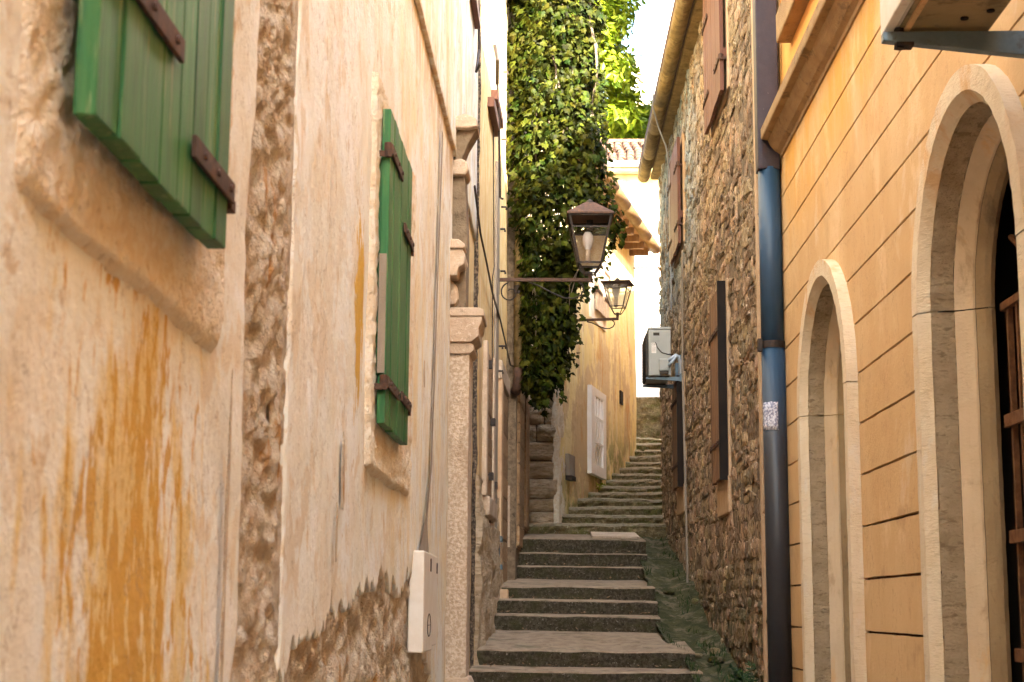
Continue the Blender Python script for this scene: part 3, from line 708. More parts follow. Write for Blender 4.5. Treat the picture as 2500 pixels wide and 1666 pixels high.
# ------------------------------------------------------------------ ochre house beyond the joint
b2 = thing('ochre_house', 'narrow ochre plastered house with plank door between peach house and ivy', 'house', (-.65, 16, 0))
Y_, Z_ = np.meshgrid(np.linspace(13.72, 18.3, 90), np.linspace(1.0, 8.9, 150))
O_ = und(Y_ * 2, Z_)
mb = MB(); skirted(mb, W2, Y_, Z_, O_, .25, 'r'); mb.build('wall', MT['ochre'], b2, smooth=True)
zz = np.linspace(1.0, 8.9, 260); Zj, Tj = np.meshgrid(zz, np.linspace(0, 1, 9))     # broken near end of the wall
Xj = W1.x(13.7) - .04 + Tj * (.075 + .02 * fbm(zz * 5, zz * 0, 2, 4)); Yj = 13.72 + .03 * fbm(Zj * 9, Tj * 5, 4, 4) + .05 * (1 - Tj) ** 2
mb = MB(); mb.grid(np.dstack([Xj, Yj, Zj])); mb.build('broken_edge', MT['dark_joint'], b2)
mb = MB(); mb.hexa([(-8, 13.8, 0), (W2.x(13.8, -.06), 13.8, 0), (W2.x(18.28, -.06), 18.28, 0), (-8, 18.28, 0), (-8, 13.8, 8.9), (W2.x(13.8, -.06), 13.8, 8.9), (W2.x(18.28, -.06), 18.28, 8.9), (-8, 18.28, 8.9)])
mb.build('wall_core', MT['mortar'], b2)
# base plinth, rough
Y_, Z_ = np.meshgrid(np.linspace(13.75, 17.0, 70), np.linspace(.9, 2.75, 50))
O_ = .02 + .05 * fbm(Y_ * 5, Z_ * 5, 4, 5) + .03 * (Z_ < 2.4)
mb = MB(); skirted(mb, W2, Y_, Z_, O_, .08, 'lr'); mb.build('plinth', MT['rough_stone'], b2, smooth=True)
# small board-shuttered window with stone jambs
for a, b in ((14.45, 14.62), (15.50, 15.70)):
    mb = MB(); W2.box(mb, a, b, 2.62, 4.05, -.02, .045); mb.build('stone_jamb', MT['limestone'], b2, bevel=.008)
mb = MB(); W2.box(mb, 14.5, 15.66, 2.44, 2.62, -.02, .075); mb.build('sill', MT['limestone'], b2, bevel=.02)
mb = MB(); W2.box(mb, 14.64, 15.48, 2.64, 4.02, -.02, .006); win = mb.build('window_shutter', MT['planks'], b2)
boards(win, W2, 14.66, 15.46, 2.66, 4.0, .006, .028, 7, MT['planks'], horizontal=True, gap=.012)
for (y, z) in ((14.66, 3.86), (15.2, 3.38), (15.0, 2.84), (15.62, 2.80)):
    mb = MB(); W2.box(mb, y, y + .10, z - .035, z + .035, .02, .07); mb.build('pintle', MT['iron'], b2)
mb = MB(); W2.box(mb, 15.95, 16.35, 1.9, 6.2, -.01, .03); mb.build('grey_pilaster', MT['cement'], b2, bevel=.01)
# plank door with stone blocks
mb = MB(); W2.box(mb, 17.0, 18.2, 1.86, 4.0, -.02, .010); door = mb.build('door', MT['planks'], b2)
boards(door, W2, 17.02, 18.18, 1.88, 3.98, .010, .035, 9, MT['planks'], horizontal=True, gap=.014)
mb = MB(); W2.box(mb, 16.72, 16.98, 1.86, 4.1, -.02, .05); mb.build('stone_jamb', MT['tan_plaster'], b2, bevel=.01)
mb = MB(); W2.box(mb, 16.7, 18.25, 4.02, 4.22, -.02, .05); mb.build('lintel', MT['limestone'], b2, bevel=.01)
mb = MB(); W2.box(mb, 16.5, 17.5, 1.45, 1.80, -.02, .14); mb.build('base_block', MT['tan_plaster'], b2, bevel=.015)
mb = MB(); W2.box(mb, 16.35, 16.55, 1.95, 2.35, .0, .05); W2.box(mb, 16.40, 16.60, 2.28, 2.34, .05, .075); W2.box(mb, 16.40, 16.60, 2.0, 2.05, .05, .075); mb.build('latch', MT['zinc'], b2, bevel=.004)
for k, z in enumerate((6.38, 6.62)):
    mb = MB(); W2.box(mb, 14.7 + .5 * k, 15.7 + .5 * k, z, z + .10, .0, .07); mb.build('window_sill', MT['brown_wood'], b2, bevel=.004)
for k, (y, z) in enumerate([(17.2, 7.6), (17.0, 6.75), (17.1, 6.0), (16.9, 5.7), (17.0, 5.25), (17.2, 4.45), (16.6, 4.35), (16.7, 4.1)]):
    mb = MB(); mb.tube([W2.p(y, z, -.01), W2.p(y, z, .05), W2.p(y, z - .03, .055)], .012, 5); mb.build('iron_peg', MT['iron'], b2)
mb = MB(); mb.hexa([(-8, 13.7, 8.85), (-.35, 13.7, 8.92), (-.25, 18.4, 8.92), (-8, 18.4, 8.85), (-8, 13.7, 11), (-.35, 13.7, 9.02), (-.25, 18.4, 9.02), (-8, 18.4, 11)])
mb.build('roof', MT['tile'], b2)
wall_irons('window_stay', 'long hooked iron stay hanging under the brown sills of the ochre house', 'iron rod', W2,
           [([W2.p(15.4, 6.9, .05), W2.p(15.5, 6.35, .07), W2.p(15.55, 5.7, .08), W2.p(15.45, 5.66, .11)], .013), ([W2.p(15.1, 7.15, .04), W2.p(15.1, 7.0, .07), W2.p(15.4, 6.85, .05)], .02)], MT['iron'])
mb = MB()
mb.tube([W1.p(12.9, 5.1, .04), W1.p(13.65, 4.88, .05), W2.p(14.2, 4.70, .05), W2.p(15.2, 4.62, .04), W2.p(16.4, 4.60, .04), W2.p(17.4, 4.52, .04), W2.p(18.25, 4.40, .05), W3.p(18.4, 4.38, .03)], .010, 6)
o = mb.build('wall_cable', MT['cable']); o['label'] = 'thick brown cable running along the ochre wall under the lantern bracket'; o['category'] = 'cable'
mb = MB(); pp = []
for k in range(30):
    z = 6.4 - k * .155; pp.append(W2.p(15.35 + .35 * vn(z * 1.1, 0, 3) + (.25 if k < 10 else 0) * (k / 10.), z, .02))
mb.tube(pp, .006, 5); o = mb.build('thin_wire', MT['cable']); o['label'] = 'thin dark wire falling crookedly down the ochre wall'; o['category'] = 'wire'

# ------------------------------------------------------------------ ivy house (behind the creeper) and yellow house
b3 = thing('ivy_house', 'grimy house corner with plank doors half hidden under the ivy', 'house', (-.4, 19.5, 0))
mb = MB(); mb.hexa([(-8, 18.32, 0), (W3.x(18.32), 18.32, 0), (W3.x(21.28), 21.28, 0), (-8, 21.28, 0), (-8, 18.32, 9.6), (W3.x(18.32), 18.32, 9.6), (W3.x(21.28), 21.28, 9.6), (-8, 21.28, 9.6)])
mb.build('wall', MT['mortar'], b3)
mb = MB(); W3.box(mb, 18.5, 19.6, 2.3, 4.5, -.02, .010); door = mb.build('door', MT['planks'], b3)
boards(door, W3, 18.52, 19.58, 2.32, 4.48, .010, .036, 9, MT['planks'], horizontal=True, gap=.014)
mb = MB(); W3.box(mb, 19.9, 20.9, 2.6, 4.3, -.02, .02); door = mb.build('door', MT['planks'], b3)
boards(door, W3, 19.92, 20.88, 2.62, 4.28, .020, .04, 6, MT['planks'], gap=.014)
mb = MB(); mb.box(W3.x(18.3) - .09, W3.x(18.3) - .065, 18.27, 18.32, 2.3, 3.0); mb.build('pale_batten', MT['limestone'], b3)
mb = MB(); mb.hexa([(-8, 18.4, 9.55), (-.1, 18.4, 9.62), (0, 21.3, 9.62), (-8, 21.3, 9.55), (-8, 18.4, 11.6), (-.1, 18.4, 9.74), (0, 21.3, 9.74), (-8, 21.3, 11.6)])
mb.build('roof', MT['tile'], b3)

dp = thing('rusty_downpipe', 'grey rusty downpipe with a collar beside the hanging ivy', 'drainpipe', (-.43, 18.1, 4.2))
mb = MB(); mb.tube([(-.43, 18.2, 9.4), (-.43, 18.2, 4.35)], .055, 14); mb.build('pipe', MT['eave'], dp, smooth=True)
for z in (6.3, 5.28):
    mb = MB(); mb.tube([(-.43, 18.2, z - .05), (-.43, 18.2, z + .05)], .064, 14); mb.build('collar', MT['iron'], dp)
mb = MB(); mb.tube([(-.43, 18.2, 4.36), (-.43, 18.2, 4.25), (-.45, 18.23, 4.14), (-.47, 18.28, 4.08)], .057, 12); mb.build('elbow', MT['rust'], dp, smooth=True)

b4 = thing('yellow_house', 'yellow house at the turn of the steps with white barred window', 'house', (.5, 24, 3))
Y_, Z_ = np.meshgrid(np.linspace(21.3, 27.85, 90), np.linspace(2.2, 8.2, 110))
O_ = .02 * fbm(Y_ * 1.2, Z_ * 1.2, 4, 4)
mb = MB(); skirted(mb, WY, Y_, Z_, O_, .2, 'r'); mb.build('wall', MT['yellow'], b4, smooth=True)
mb = MB(); mb.hexa([(-7, 21.42, 2), (WY.x(21.42, -.07), 21.42, 2), (WY.x(27.8, -.07), 27.8, 2), (-7, 27.8, 2), (-7, 21.42, 8.2), (WY.x(21.42, -.07), 21.42, 8.2), (WY.x(27.8, -.07), 27.8, 8.2), (-7, 27.8, 8.2)])
mb.build('wall_core', MT['mortar'], b4)
# front of rough coursed blocks facing the steps
zc = 2.3; course = []
rr = random.Random(4)
while zc < 8.0:
    hh = rr.uniform(.15, .27) if zc < 5.4 else .4
    nb = rr.choice([1, 1, 2]); cut = [-.62] + ([rr.uniform(-.3, -.12)] if nb == 2 else []) + [.03 + rr.uniform(-.03, .02)]
    for a, b in zip(cut[:-1], cut[1:]):
        nx, nz = max(4, int((b - a) / .035)), max(4, int(hh / .035))
        X_, Zz = np.meshgrid(np.linspace(a + .006, b - .006, nx), np.linspace(zc + .006, zc + hh - .006, nz))
        ed = np.minimum.reduce([X_ - a, b - X_, Zz - zc, zc + hh - Zz])
        D = 21.36 - .06 * np.clip(ed / .04, 0, 1) ** .5 - rr.uniform(0, .05) - .05 * fbm(X_ * 5, Zz * 12, 3, 4)
        mb = MB(); mb.grid(np.dstack([X_, D, Zz]))
        for rw in (0, -1):
            mb.grid(np.array([np.column_stack([X_[rw], D[rw], Zz[rw]]), np.column_stack([X_[rw], D[rw] * 0 + 21.42, Zz[rw]])]))
        for cl in (0, -1):
            mb.grid(np.array([np.column_stack([X_[:, cl], D[:, cl], Zz[:, cl]]), np.column_stack([X_[:, cl], D[:, cl] * 0 + 21.42, Zz[:, cl]])]))
        mb.build('stone_block', MT['rough_stone'], b4)
    zc += hh
# rough bare corner between the blocks and the yellow plaster
zz = np.linspace(2.4, 7.9, 140); Zq, Tq = np.meshgrid(zz, np.linspace(0, 1, 14))
Yq = 21.28 + Tq * (.42 + .16 * fbm(zz * 3, zz * 0, 6, 4)); Oq = .03 + .04 * fbm(Yq * 8, Zq * 6, 4, 4) - .03 * Tq
mb = MB(); skirted(mb, WY, Yq.T, Zq.T, Oq.T, .08, 'lr'); mb.build('rough_corner', MT['stucco'], b4, smooth=True)
# white barred window
y0, y1, z0, z1 = 23.42, 24.60, 3.58, 4.90
mb = MB(); fw = .24
WY.box(mb, y0, y0 + fw, z0, z1, -.02, .07); WY.box(mb, y1 - fw, y1, z0, z1, -.02, .07)
WY.box(mb, y0 + fw, y1 - fw, z1 - .13, z1, -.02, .069); WY.box(mb, y0 + fw, y1 - fw, z0, z0 + .16, -.02, .069)
wf = mb.build('window_frame', MT['white_paint'], b4, bevel=.006)
mb = MB(); WY.box(mb, y0 + fw, y1 - fw, z0 + .16, z1 - .13, -.01, .012); mb.build('pane', MT['white_paint'], wf)
for k in range(3):
    y = y0 + fw + (y1 - y0 - 2 * fw) * (k + .5) / 3.4
    mb = MB(); mb.tube([WY.p(y, z0 + .16, .052), WY.p(y, z1 - .13, .052)], .013, 8); mb.build('bar', MT['white_paint'], wf, smooth=True)
for z in (z0 + .50, z0 + .88):
    mb = MB(); WY.box(mb, y0 + fw, y1 - fw, z - .014, z + .014, .040, .064); mb.build('bar', MT['white_paint'], wf)
# weathered plank shutter high on the wall
mb = MB(); WY.box(mb, 23.55, 24.85, 5.95, 7.05, -.01, .03); mb.build('window_surround', MT['white_wall'], b4, bevel=.01)
mb = MB(); WY.box(mb, 23.85, 24.75, 6.3, 6.38, .03, .05); shy = mb.build('shutter', MT['cement'], b4)
boards(shy, WY, 23.80, 24.28, 6.12, 7.0, .05, .085, 3, MT['pale_wood'] if 'pale_wood' in MT else MT['limestone'])
boards(shy, WY, 24.32, 24.80, 6.12, 7.0, .05, .085, 3, MT['limestone'])
for z in (6.42, 6.85): strap(shy, WY, 23.78, 24.2, z, .088, h=.05, hook=-1); strap(shy, WY, 24.4, 24.84, z - .02, .088, h=.05, hook=1)
mb = MB(); WY.box(mb, 26.2, 26.42, 4.98, 5.20, -.03, .022); mb.build('vent_hole', MT['black'], b4)
mb = MB(); mb.box(0, 1, 0, 1, 0, 1); mb.v = []; mb.f = []; mb.m = []
WY.box(mb, 21.85, 22.25, 3.42, 3.72, -.01, .06); jb = mb.build('junction_box', MT['cement'], b4, bevel=.01)
mb = MB(); WY.box(mb, 21.85, 22.15, 3.36, 3.42, .0, .09); mb.build('junction_box_foot', MT['iron'], b4)
# eave: boards, clay half-pipe gutter, bracket, roof
mb = MB(); WY.box(mb, 21.2, 27.5, 7.86, 7.92, -.05, .36); mb.build('eave_soffit', MT['tan_wood'], b4)
for k in range(12):
    y = 21.5 + k * .52
    mb = MB(); WY.box(mb, y, y + .09, 7.74, 7.86, -.02, .33); mb.build('rafter_end', MT['tan_wood'], b4)
ga = np.linspace(math.pi, 2 * math.pi, 10)
for k in range(6):
    ya, yb = 21.2 + k * 1.06, 21.2 + (k + 1) * 1.06 - .02
    P = []
    for y in (ya, yb):
        P.append([WY.p(y, 7.93 + .10 * math.sin(a), .42 + .095 * math.cos(a)) for a in ga])
    mb = MB(); mb.grid(P)
    for yy in (ya + .02,):
        mb.tube([WY.p(yy, 7.93 + .103 * math.sin(a), .42 + .099 * math.cos(a)) for a in ga], .010, 5)
    o = mb.build('gutter_section', MT['terracotta_gutter'], b4, smooth=True, fix=False)
    sm = o.modifiers.new('thickness', 'SOLIDIFY'); sm.thickness = .008
mb = MB(); mb.tube([WY.p(27.75, 7.62, -.05), WY.p(27.75, 7.62, .5)], .018, 6); mb.tube([WY.p(27.75, 7.66, .44), WY.p(27.75, 7.36, .44)], .010, 5); mb.build('gutter_bracket', MT['rust'], b4)
rp = [WY.p(21.2, 7.93, .42), WY.p(27.85, 7.93, .42), (-5.5, 27.85, 10.4), (-6.5, 21.2, 10.4)]
mb = MB(); mb.prism(rp, (0, 0, .09)); mb.build('roof', MT['tile'], b4)

ch = thing('rear_blocker_house', 'unseen plastered house added behind the viewer to block light', 'house', (0, -16, 0))  # unseen, added to keep light from coming in behind the camera
mb = MB(); mb.box(-9, 9, -20, -14, 0, 9); mb.build('wall', MT['tan_plaster'], ch)
mb = MB(); mb.hexa([(-9.3, -20.3, 9), (9.3, -20.3, 9), (9.3, -13.7, 9), (-9.3, -13.7, 9), (-9.3, -17.2, 11), (9.3, -17.2, 11), (9.3, -16.8, 11), (-9.3, -16.8, 11)]); mb.build('roof', MT['tile'], ch)

# ------------------------------------------------------------------ far houses, retaining wall
bk = thing('white_house', 'sunlit white house with tiled roof closing the end of the steps', 'house', (1.5, 32, 5))
mb = MB(); mb.box(-3, 5.2, 31.6, 37, 4.0, 10.42); mb.build('wall', MT['white_wall'], bk)
mb = MB(); mb.box(-3.05, 5.25, 31.57, 31.62, 10.0, 10.41); mb.build('eave_shade_band', MT['yellow'], bk, bevel=.01)  # yellow strip paints in the warm shade under the soffit
mb = MB(); mb.box(-3.2, 5.4, 31.14, 31.66, 10.415, 10.455); mb.build('soffit', MT['yellow'], bk)
for k in range(5):
    xa, xb = -3.2 + k * 1.72, -3.2 + (k + 1) * 1.72 - .03
    P = [[(x, 31.06 + .10 * math.cos(a), 10.53 + .10 * math.sin(a)) for a in ga] for x in (xa, xb)]
    mb = MB(); mb.grid(P); mb.tube([(xb - .02, 31.06 + .104 * math.cos(a), 10.53 + .104 * math.sin(a)) for a in ga], .014, 5)
    o = mb.build('gutter_section', MT['pale_gutter'], bk, smooth=True, fix=False)
    sm = o.modifiers.new('thickness', 'SOLIDIFY'); sm.thickness = .01
mb = MB(); mb.hexa([(-3.3, 31.2, 10.42), (5.5, 31.2, 10.42), (5.5, 34.2, 11.82), (-3.3, 34.2, 11.82), (-3.3, 31.2, 10.47), (5.5, 31.2, 10.47), (5.5, 34.2, 11.87), (-3.3, 34.2, 11.87)])
rf = mb.build('roof', MT['tile'], bk)
mb = MB(); mb.hexa([(-3.3, 34.2, 11.80), (5.5, 34.2, 11.80), (5.5, 37.2, 10.42), (-3.3, 37.2, 10.42), (-3.3, 34.2, 11.87), (5.5, 34.2, 11.87), (5.5, 37.2, 10.47), (-3.3, 37.2, 10.47)])
mb.build('back_roof', MT['tile'], bk)
# barrel tiles
def tile_mesh():
    mb = MB(); P = []
    for y, r in ((0, .085), (.42, .068)):
        P.append([(r * math.cos(a), y, r * .75 * math.sin(a)) for a in np.linspace(0, math.pi, 7)])
    mb.grid(P); mb.grid([[(p[0] * .86, p[1] + .001, p[2] * .8 - .002) for p in P[0]], P[0]])
    return mb
tm = tile_mesh(); t0 = None
sl = math.atan2(1.4, 3.0)
tv = np.array(tm.v); restv = []; restf = []; nr = 0; cnt = 0
for r in range(9):
    for c in range(46):
        x = -3.2 + c * .19 + .02 * math.sin(r * 5.1 + c)
        dy = .37 * r
        if dy > 3.0: continue
        yl, zl = 31.2 + dy * math.cos(sl), 10.49 + dy * math.sin(sl)
        if .4 < x < 2.9 and cnt < 300:
            cnt += 1
            if t0 is None:
                t0 = tm.build('roof_tile', MT['tile'], rf, local=True, smooth=True, fix=False); o = t0
            else:
                o = copy_part(t0, rf)
            o.location = Vector((x, yl, zl + .004 * random.random())) - ORG[bk.name]
            o.rotation_euler = (sl, 0, random.uniform(-.04, .04))
        else:
            v = tv.copy(); v2 = v.copy(); v2[:, 1] = v[:, 1] * math.cos(sl) - v[:, 2] * math.sin(sl); v2[:, 2] = v[:, 1] * math.sin(sl) + v[:, 2] * math.cos(sl)
            restv.append(v2 + np.array([x, yl, zl])); restf.append(nr); nr += len(tv)
mb = MB(); mb.v = np.vstack(restv).tolist(); mb.f = [tuple(i + b for i in f) for b in restf for f in tm.f]; mb.m = [0] * len(mb.f)
mb.build('roof_tiles', MT['tile'], rf, smooth=True, kind='stuff', fix=False)
for k in range(22):
    x = -3.2 + k * .39
    mb = MB(); P = [[(x + d, 34.2 + .11 * math.cos(a), 11.86 + .10 * math.sin(a)) for a in np.linspace(0, math.pi, 7)] for d in (0, .40)]
    mb.grid(P); mb.build('ridge_tile', MT['tile'], bk, smooth=True)
mb = MB(); mb.box(1.95, 2.6, 31.55, 31.60, 7.15, 8.0); lv = mb.build('louvre_shutter', MT['white_paint'], bk)
for k in range(9):
    z = 7.2 + k * .09
    mb = MB(); mb.hexa([(1.98, 31.50, z), (2.57, 31.50, z), (2.57, 31.55, z + .03), (1.98, 31.55, z + .03), (1.98, 31.50, z + .015), (2.57, 31.50, z + .015), (2.57, 31.55, z + .045), (1.98, 31.55, z + .045)])
    mb.build('slat', MT['white_paint'], lv)

tw = thing('tall_white_house', 'tall bare white house wall rising behind the stone house', 'house', (5, 39, 5))
mb = MB(); mb.hexa([(2.36, 37.4, 3), (9, 37.4, 3), (9, 43, 3), (2.8, 43, 3), (2.36, 37.4, 20), (9, 37.4, 20), (9, 43, 20), (2.8, 43, 20)]); mb.build('wall', MT['white_wall'], tw)
mb = MB(); mb.hexa([(2.2, 37.1, 20), (9.2, 37.1, 20), (9.2, 43.2, 20), (2.2, 43.2, 20), (2.2, 39.9, 22), (9.2, 39.9, 22), (9.2, 40.4, 22), (2.2, 40.4, 22)]); mb.build('roof', MT['tile'], tw)
pf = thing('pale_far_house', 'pale far house under the grey cliff above the tree', 'house', (8, 150, 8))
mb = MB(); mb.box(5.6, 11, 150, 158, 5, 55.0); mb.build('wall', MT['white_wall'], pf)
for k in range(3):
    for j in range(3):
        mb = MB(); mb.box(6.4 + k * 1.5, 7.2 + k * 1.5, 149.93, 150.02, 52.6 - j * 3, 54.0 - j * 3); mb.build('window', MT['tan_plaster'], pf)
mb = MB(); mb.box(5.4, 11.2, 149.8, 158.2, 55.0, 55.4); mb.build('roof', MT['white_wall'], pf)
for k, x in enumerate((9.0, 10.1)):
    mb = MB(); mb.tube([(x * 1.7, 265, 60), (x * 1.7, 265, 118)], .16, 6)
    o = mb.build('antenna_mast', MT['zinc']); o['label'] = ['thin pale mast on the far hill, the left one of two', 'thin pale mast on the far hill, the right one of two'][k]; o['category'] = 'mast'; o['group'] = 'thin masts above the cliff'

rw = thing('retaining_wall', 'short brown rough wall at the top of the steps', 'wall', (1.8, 29.8, 4.6))
X_, Zz = np.meshgrid(np.linspace(.6, 4, 110), np.linspace(4.5, 5.56, 50))
D = 29.75 - .05 * fbm(X_ * 5, Zz * 6, 5, 5)
mb = MB(); mb.grid(np.dstack([X_, D, Zz])); mb.grid(np.array([np.column_stack([X_[-1], D[-1], Zz[-1]]), np.column_stack([X_[-1], D[-1] * 0 + 31.6, Zz[-1] + .02])]))
mb.build('wall_face', MT['rubble_dark'] if 'rubble_dark' in MT else MT['old_step'], rw, smooth=True)

hs = thing('hidden_house', 'unseen house added behind the stone house to shade the steps', 'house', (5, 26, 3))  # unseen, added to cast shade on the upper steps and far walls
mb = MB(); mb.box(2.1, 9, 21.9, 29.5, 1.5, 8.0); mb.build('wall', MT['tan_plaster'], hs)
mb = MB(); mb.hexa([(2.03, 21.88, 8.0), (9.2, 21.88, 8.0), (9.2, 29.55, 8.0), (2.03, 29.55, 8.0), (5.2, 21.88, 10.0), (5.6, 21.88, 10.0), (5.6, 29.55, 10.0), (5.2, 29.55, 10.0)]); mb.build('roof', MT['tile'], hs)

# ------------------------------------------------------------------ stone house on the right
sh = thing('stone_house', 'rubble stone house on the right with brown board shutters', 'house', (1.5, 16, 1))
Y_, Z_ = np.meshgrid(np.linspace(11.68, 21.75, 130), np.linspace(.3, 7.75, 110))
mb = MB(); skirted(mb, WS, Y_, Z_, -.018 + .02 * fbm(Y_ * 5, Z_ * 7, 4, 5), .2, 'lr'); mb.build('mortar', MT['mortar'], sh, smooth=True)
mb = MB(); mb.hexa([(WS.x(11.7, -.1), 11.7, 0), (9, 11.7, 0), (9, 21.72, 0), (WS.x(21.72, -.1), 21.72, 0), (WS.x(11.7, -.1), 11.7, 7.75), (9, 11.7, 7.75), (9, 21.72, 7.75), (WS.x(21.72, -.1), 21.72, 7.75)])
mb.build('wall_core', MT['mortar'], sh)
mb = MB(); WS.box(mb, 11.62, 11.72, 0.5, 7.75, -.2, .012); mb.build('corner_plaster', MT['tan_plaster'], sh, bevel=.01)
WIN = [(13.30, 14.80, 6.05, 7.6), (17.75, 19.2, 5.72, 7.05), (13.62, 14.60, 2.42, 4.48), (17.98, 19.0, 2.72, 4.28)]
variants = []
for k in range(14):          # unit stones: front bulging towards -X, size 1 x 1
    nx = 4
    U_, V_ = np.meshgrid(np.linspace(-.5, .5, nx), np.linspace(-.5, .5, nx))
    rs = np.random.default_rng(k + 20)
    ju = rs.normal(0, .06, U_.shape); jv = rs.normal(0, .06, U_.shape)
    edge = (np.abs(U_) > .49) | (np.abs(V_) > .49); corner = (np.abs(U_) > .49) & (np.abs(V_) > .49)
    dep = np.where(edge, rs.uniform(.25, .95, U_.shape), rs.uniform(.55, 1.2, U_.shape)); dep[corner] = rs.uniform(.0, .7, 4)
    sc = np.where(corner, .92, 1.0)
    F = np.dstack([-dep, (U_ + ju) * sc, (V_ + jv) * sc])
    mb = MB(); mb.grid(F)
    ring = list(F[0]) + list(F[1:, -1]) + list(F[-1, ::-1][1:]) + list(F[::-1, 0][1:-1])
    B = [np.array([.6, p[1] * 1.02, p[2] * 1.02]) for p in ring]
    n = len(ring)
    mb.add(list(ring) + B, [(i, n + i, n + (i + 1) % n, (i + 1) % n) for i in range(n)])
    me = bpy.data.meshes.new('stone'); me.from_pydata(mb.v, [], mb.f)
    bm = bmesh.new(); bm.from_mesh(me); bmesh.ops.remove_doubles(bm, verts=bm.verts, dist=1e-5); bmesh.ops.recalc_face_normals(bm, faces=bm.faces); bm.to_mesh(me); bm.free()
    me.materials.append(MT['stone'])
    variants.append(me)
rs = random.Random(11); LST = []
z = .55
while z < 7.72:
    hh = rs.choice([.05, .065, .08, .095, .11, .14])
    y = 11.70 + rs.uniform(-.1, .05)
    while y < 21.7:
        L = rs.choice([.10, .13, .17, .22, .28, .36]) * rs.uniform(.85, 1.2); yc, zc_ = y + L / 2, z + hh / 2 + .02 * math.sin(y * 1.9 + z) + rs.uniform(-.012, .012)
        ok = not any(a - .02 < yc < b + .02 and c < zc_ < d for a, b, c, d in WIN)
        if ok and zc_ > np.interp(yc, ys, np.interp(ys, ys, zc if np.ndim(zc) else ys * 0)) - 9 and rs.random() > .05:
            LST.append((yc, zc_, L * rs.uniform(.94, 1.08), hh * rs.uniform(.9, 1.1), rs.uniform(.008, .030), rs.randrange(14), rs.uniform(-.16, .16)))
        y += L + .008
    z += hh + .006
def size_px(s): return s[2] * s[3] / s[0] ** 3
vis = [s for s in LST if s[0] > 11.75 and .9 < s[1] < 1.62 + .385 * s[0]]
big = set(map(id, sorted(vis, key=size_px, reverse=True)[:300]))
rv, rf_, nb = [], [], 0
vc = [(np.array([v.co[:] for v in m.vertices]), [tuple(p.vertices) for p in m.polygons]) for m in variants]
for s in LST:
    yc, zc_, L, hh, dp_, k, rot = s
    if id(s) in big:
        o = bpy.data.objects.new('stone', variants[k]); COL.objects.link(o); o.parent = sh
        o.location = Vector(WS.p(yc, zc_, -.02)) - ORG[sh.name]; o.scale = (dp_, L, hh); o.rotation_euler = (rot, 0, 0)
    else:
        v, f = vc[k]; v = v * np.array([dp_, L, hh]); c_, s_ = math.cos(rot), math.sin(rot)
        v = np.column_stack([v[:, 0], v[:, 1] * c_ - v[:, 2] * s_, v[:, 1] * s_ + v[:, 2] * c_]) + np.array(WS.p(yc, zc_, -.02))
        rv.append(v); rf_ += [tuple(i + nb for i in q) for q in f]; nb += len(v)
mb = MB(); mb.v = np.vstack(rv).tolist(); mb.f = rf_; mb.m = [0] * len(rf_)
mb.build('rubble_stones', MT['stone'], sh, smooth=False, kind='stuff', fix=False)
def brown_shutter(y0, y1, z0, z1, m, nb, lab, straps, patch=0.0, hardware=1):
    mb = MB()
    if patch: WS.box(mb, y0 - .05, y1 + .06, z0 - patch, z0 + .02, -.05, .018); mb.build('window_surround', MT['tan_plaster'], sh, bevel=.01); mb = MB()
    WS.box(mb, y0 - .07, y1 + .07, z0, z1 + .06, -.06, .010); mb.build('window_surround', MT['tan_plaster'], sh, bevel=.01)
    mb = MB(); WS.box(mb, y0, y1, z0 + .3, z0 + .38, .012, .035); s = mb.build('shutter', m, sh); s['label'] = lab
    ym = (y0 + y1) / 2
    boards(s, WS, y0, ym - .004, z0, z1, .035, .07, nb, m, jag=.012, gap=.010)
    boards(s, WS, ym + .004, y1, z0, z1, .035, .07, nb, m, jag=.012, gap=.010)
    for zz in straps:
        strap(s, WS, y0 - .01, y0 + .42, zz, .073, h=.04, hook=-1)
        strap(s, WS, y1 - .42, y1 + .01, zz, .073, h=.04, hook=1)
    return s
brown_shutter(13.36, 14.74, 6.10, 7.6, MT['brown_wood'], 4, 'red brown board shutter close to the eave', (6.4, 7.15))
brown_shutter(17.8, 19.14, 5.76, 7.02, MT['brown_wood'], 4, 'dark narrow shutter at the far upper wall', (6.0, 6.7))
s3 = brown_shutter(13.74, 14.52, 2.73, 4.42, MT['tan_wood'], 3, 'tan board shutter behind the blue downpipe', (3.05, 4.05), patch=.30)
mb = MB(); WS.box(mb, 13.705, 13.735, 2.71, 4.46, .012, .085); mb.build('end_face_strip', MT['black'], s3)  # black strip covering the near end face of the shutter
s4 = brown_shutter(18.08, 18.92, 3.0, 4.24, MT['tan_wood'], 3, 'tan board shutter under the air conditioner', (3.25, 4.0), patch=.30)
mb = MB(); WS.box(mb, 18.045, 18.075, 2.98, 4.26, .012, .085); mb.build('end_face_strip', MT['black'], s4)  # same black cover on this shutter's near end
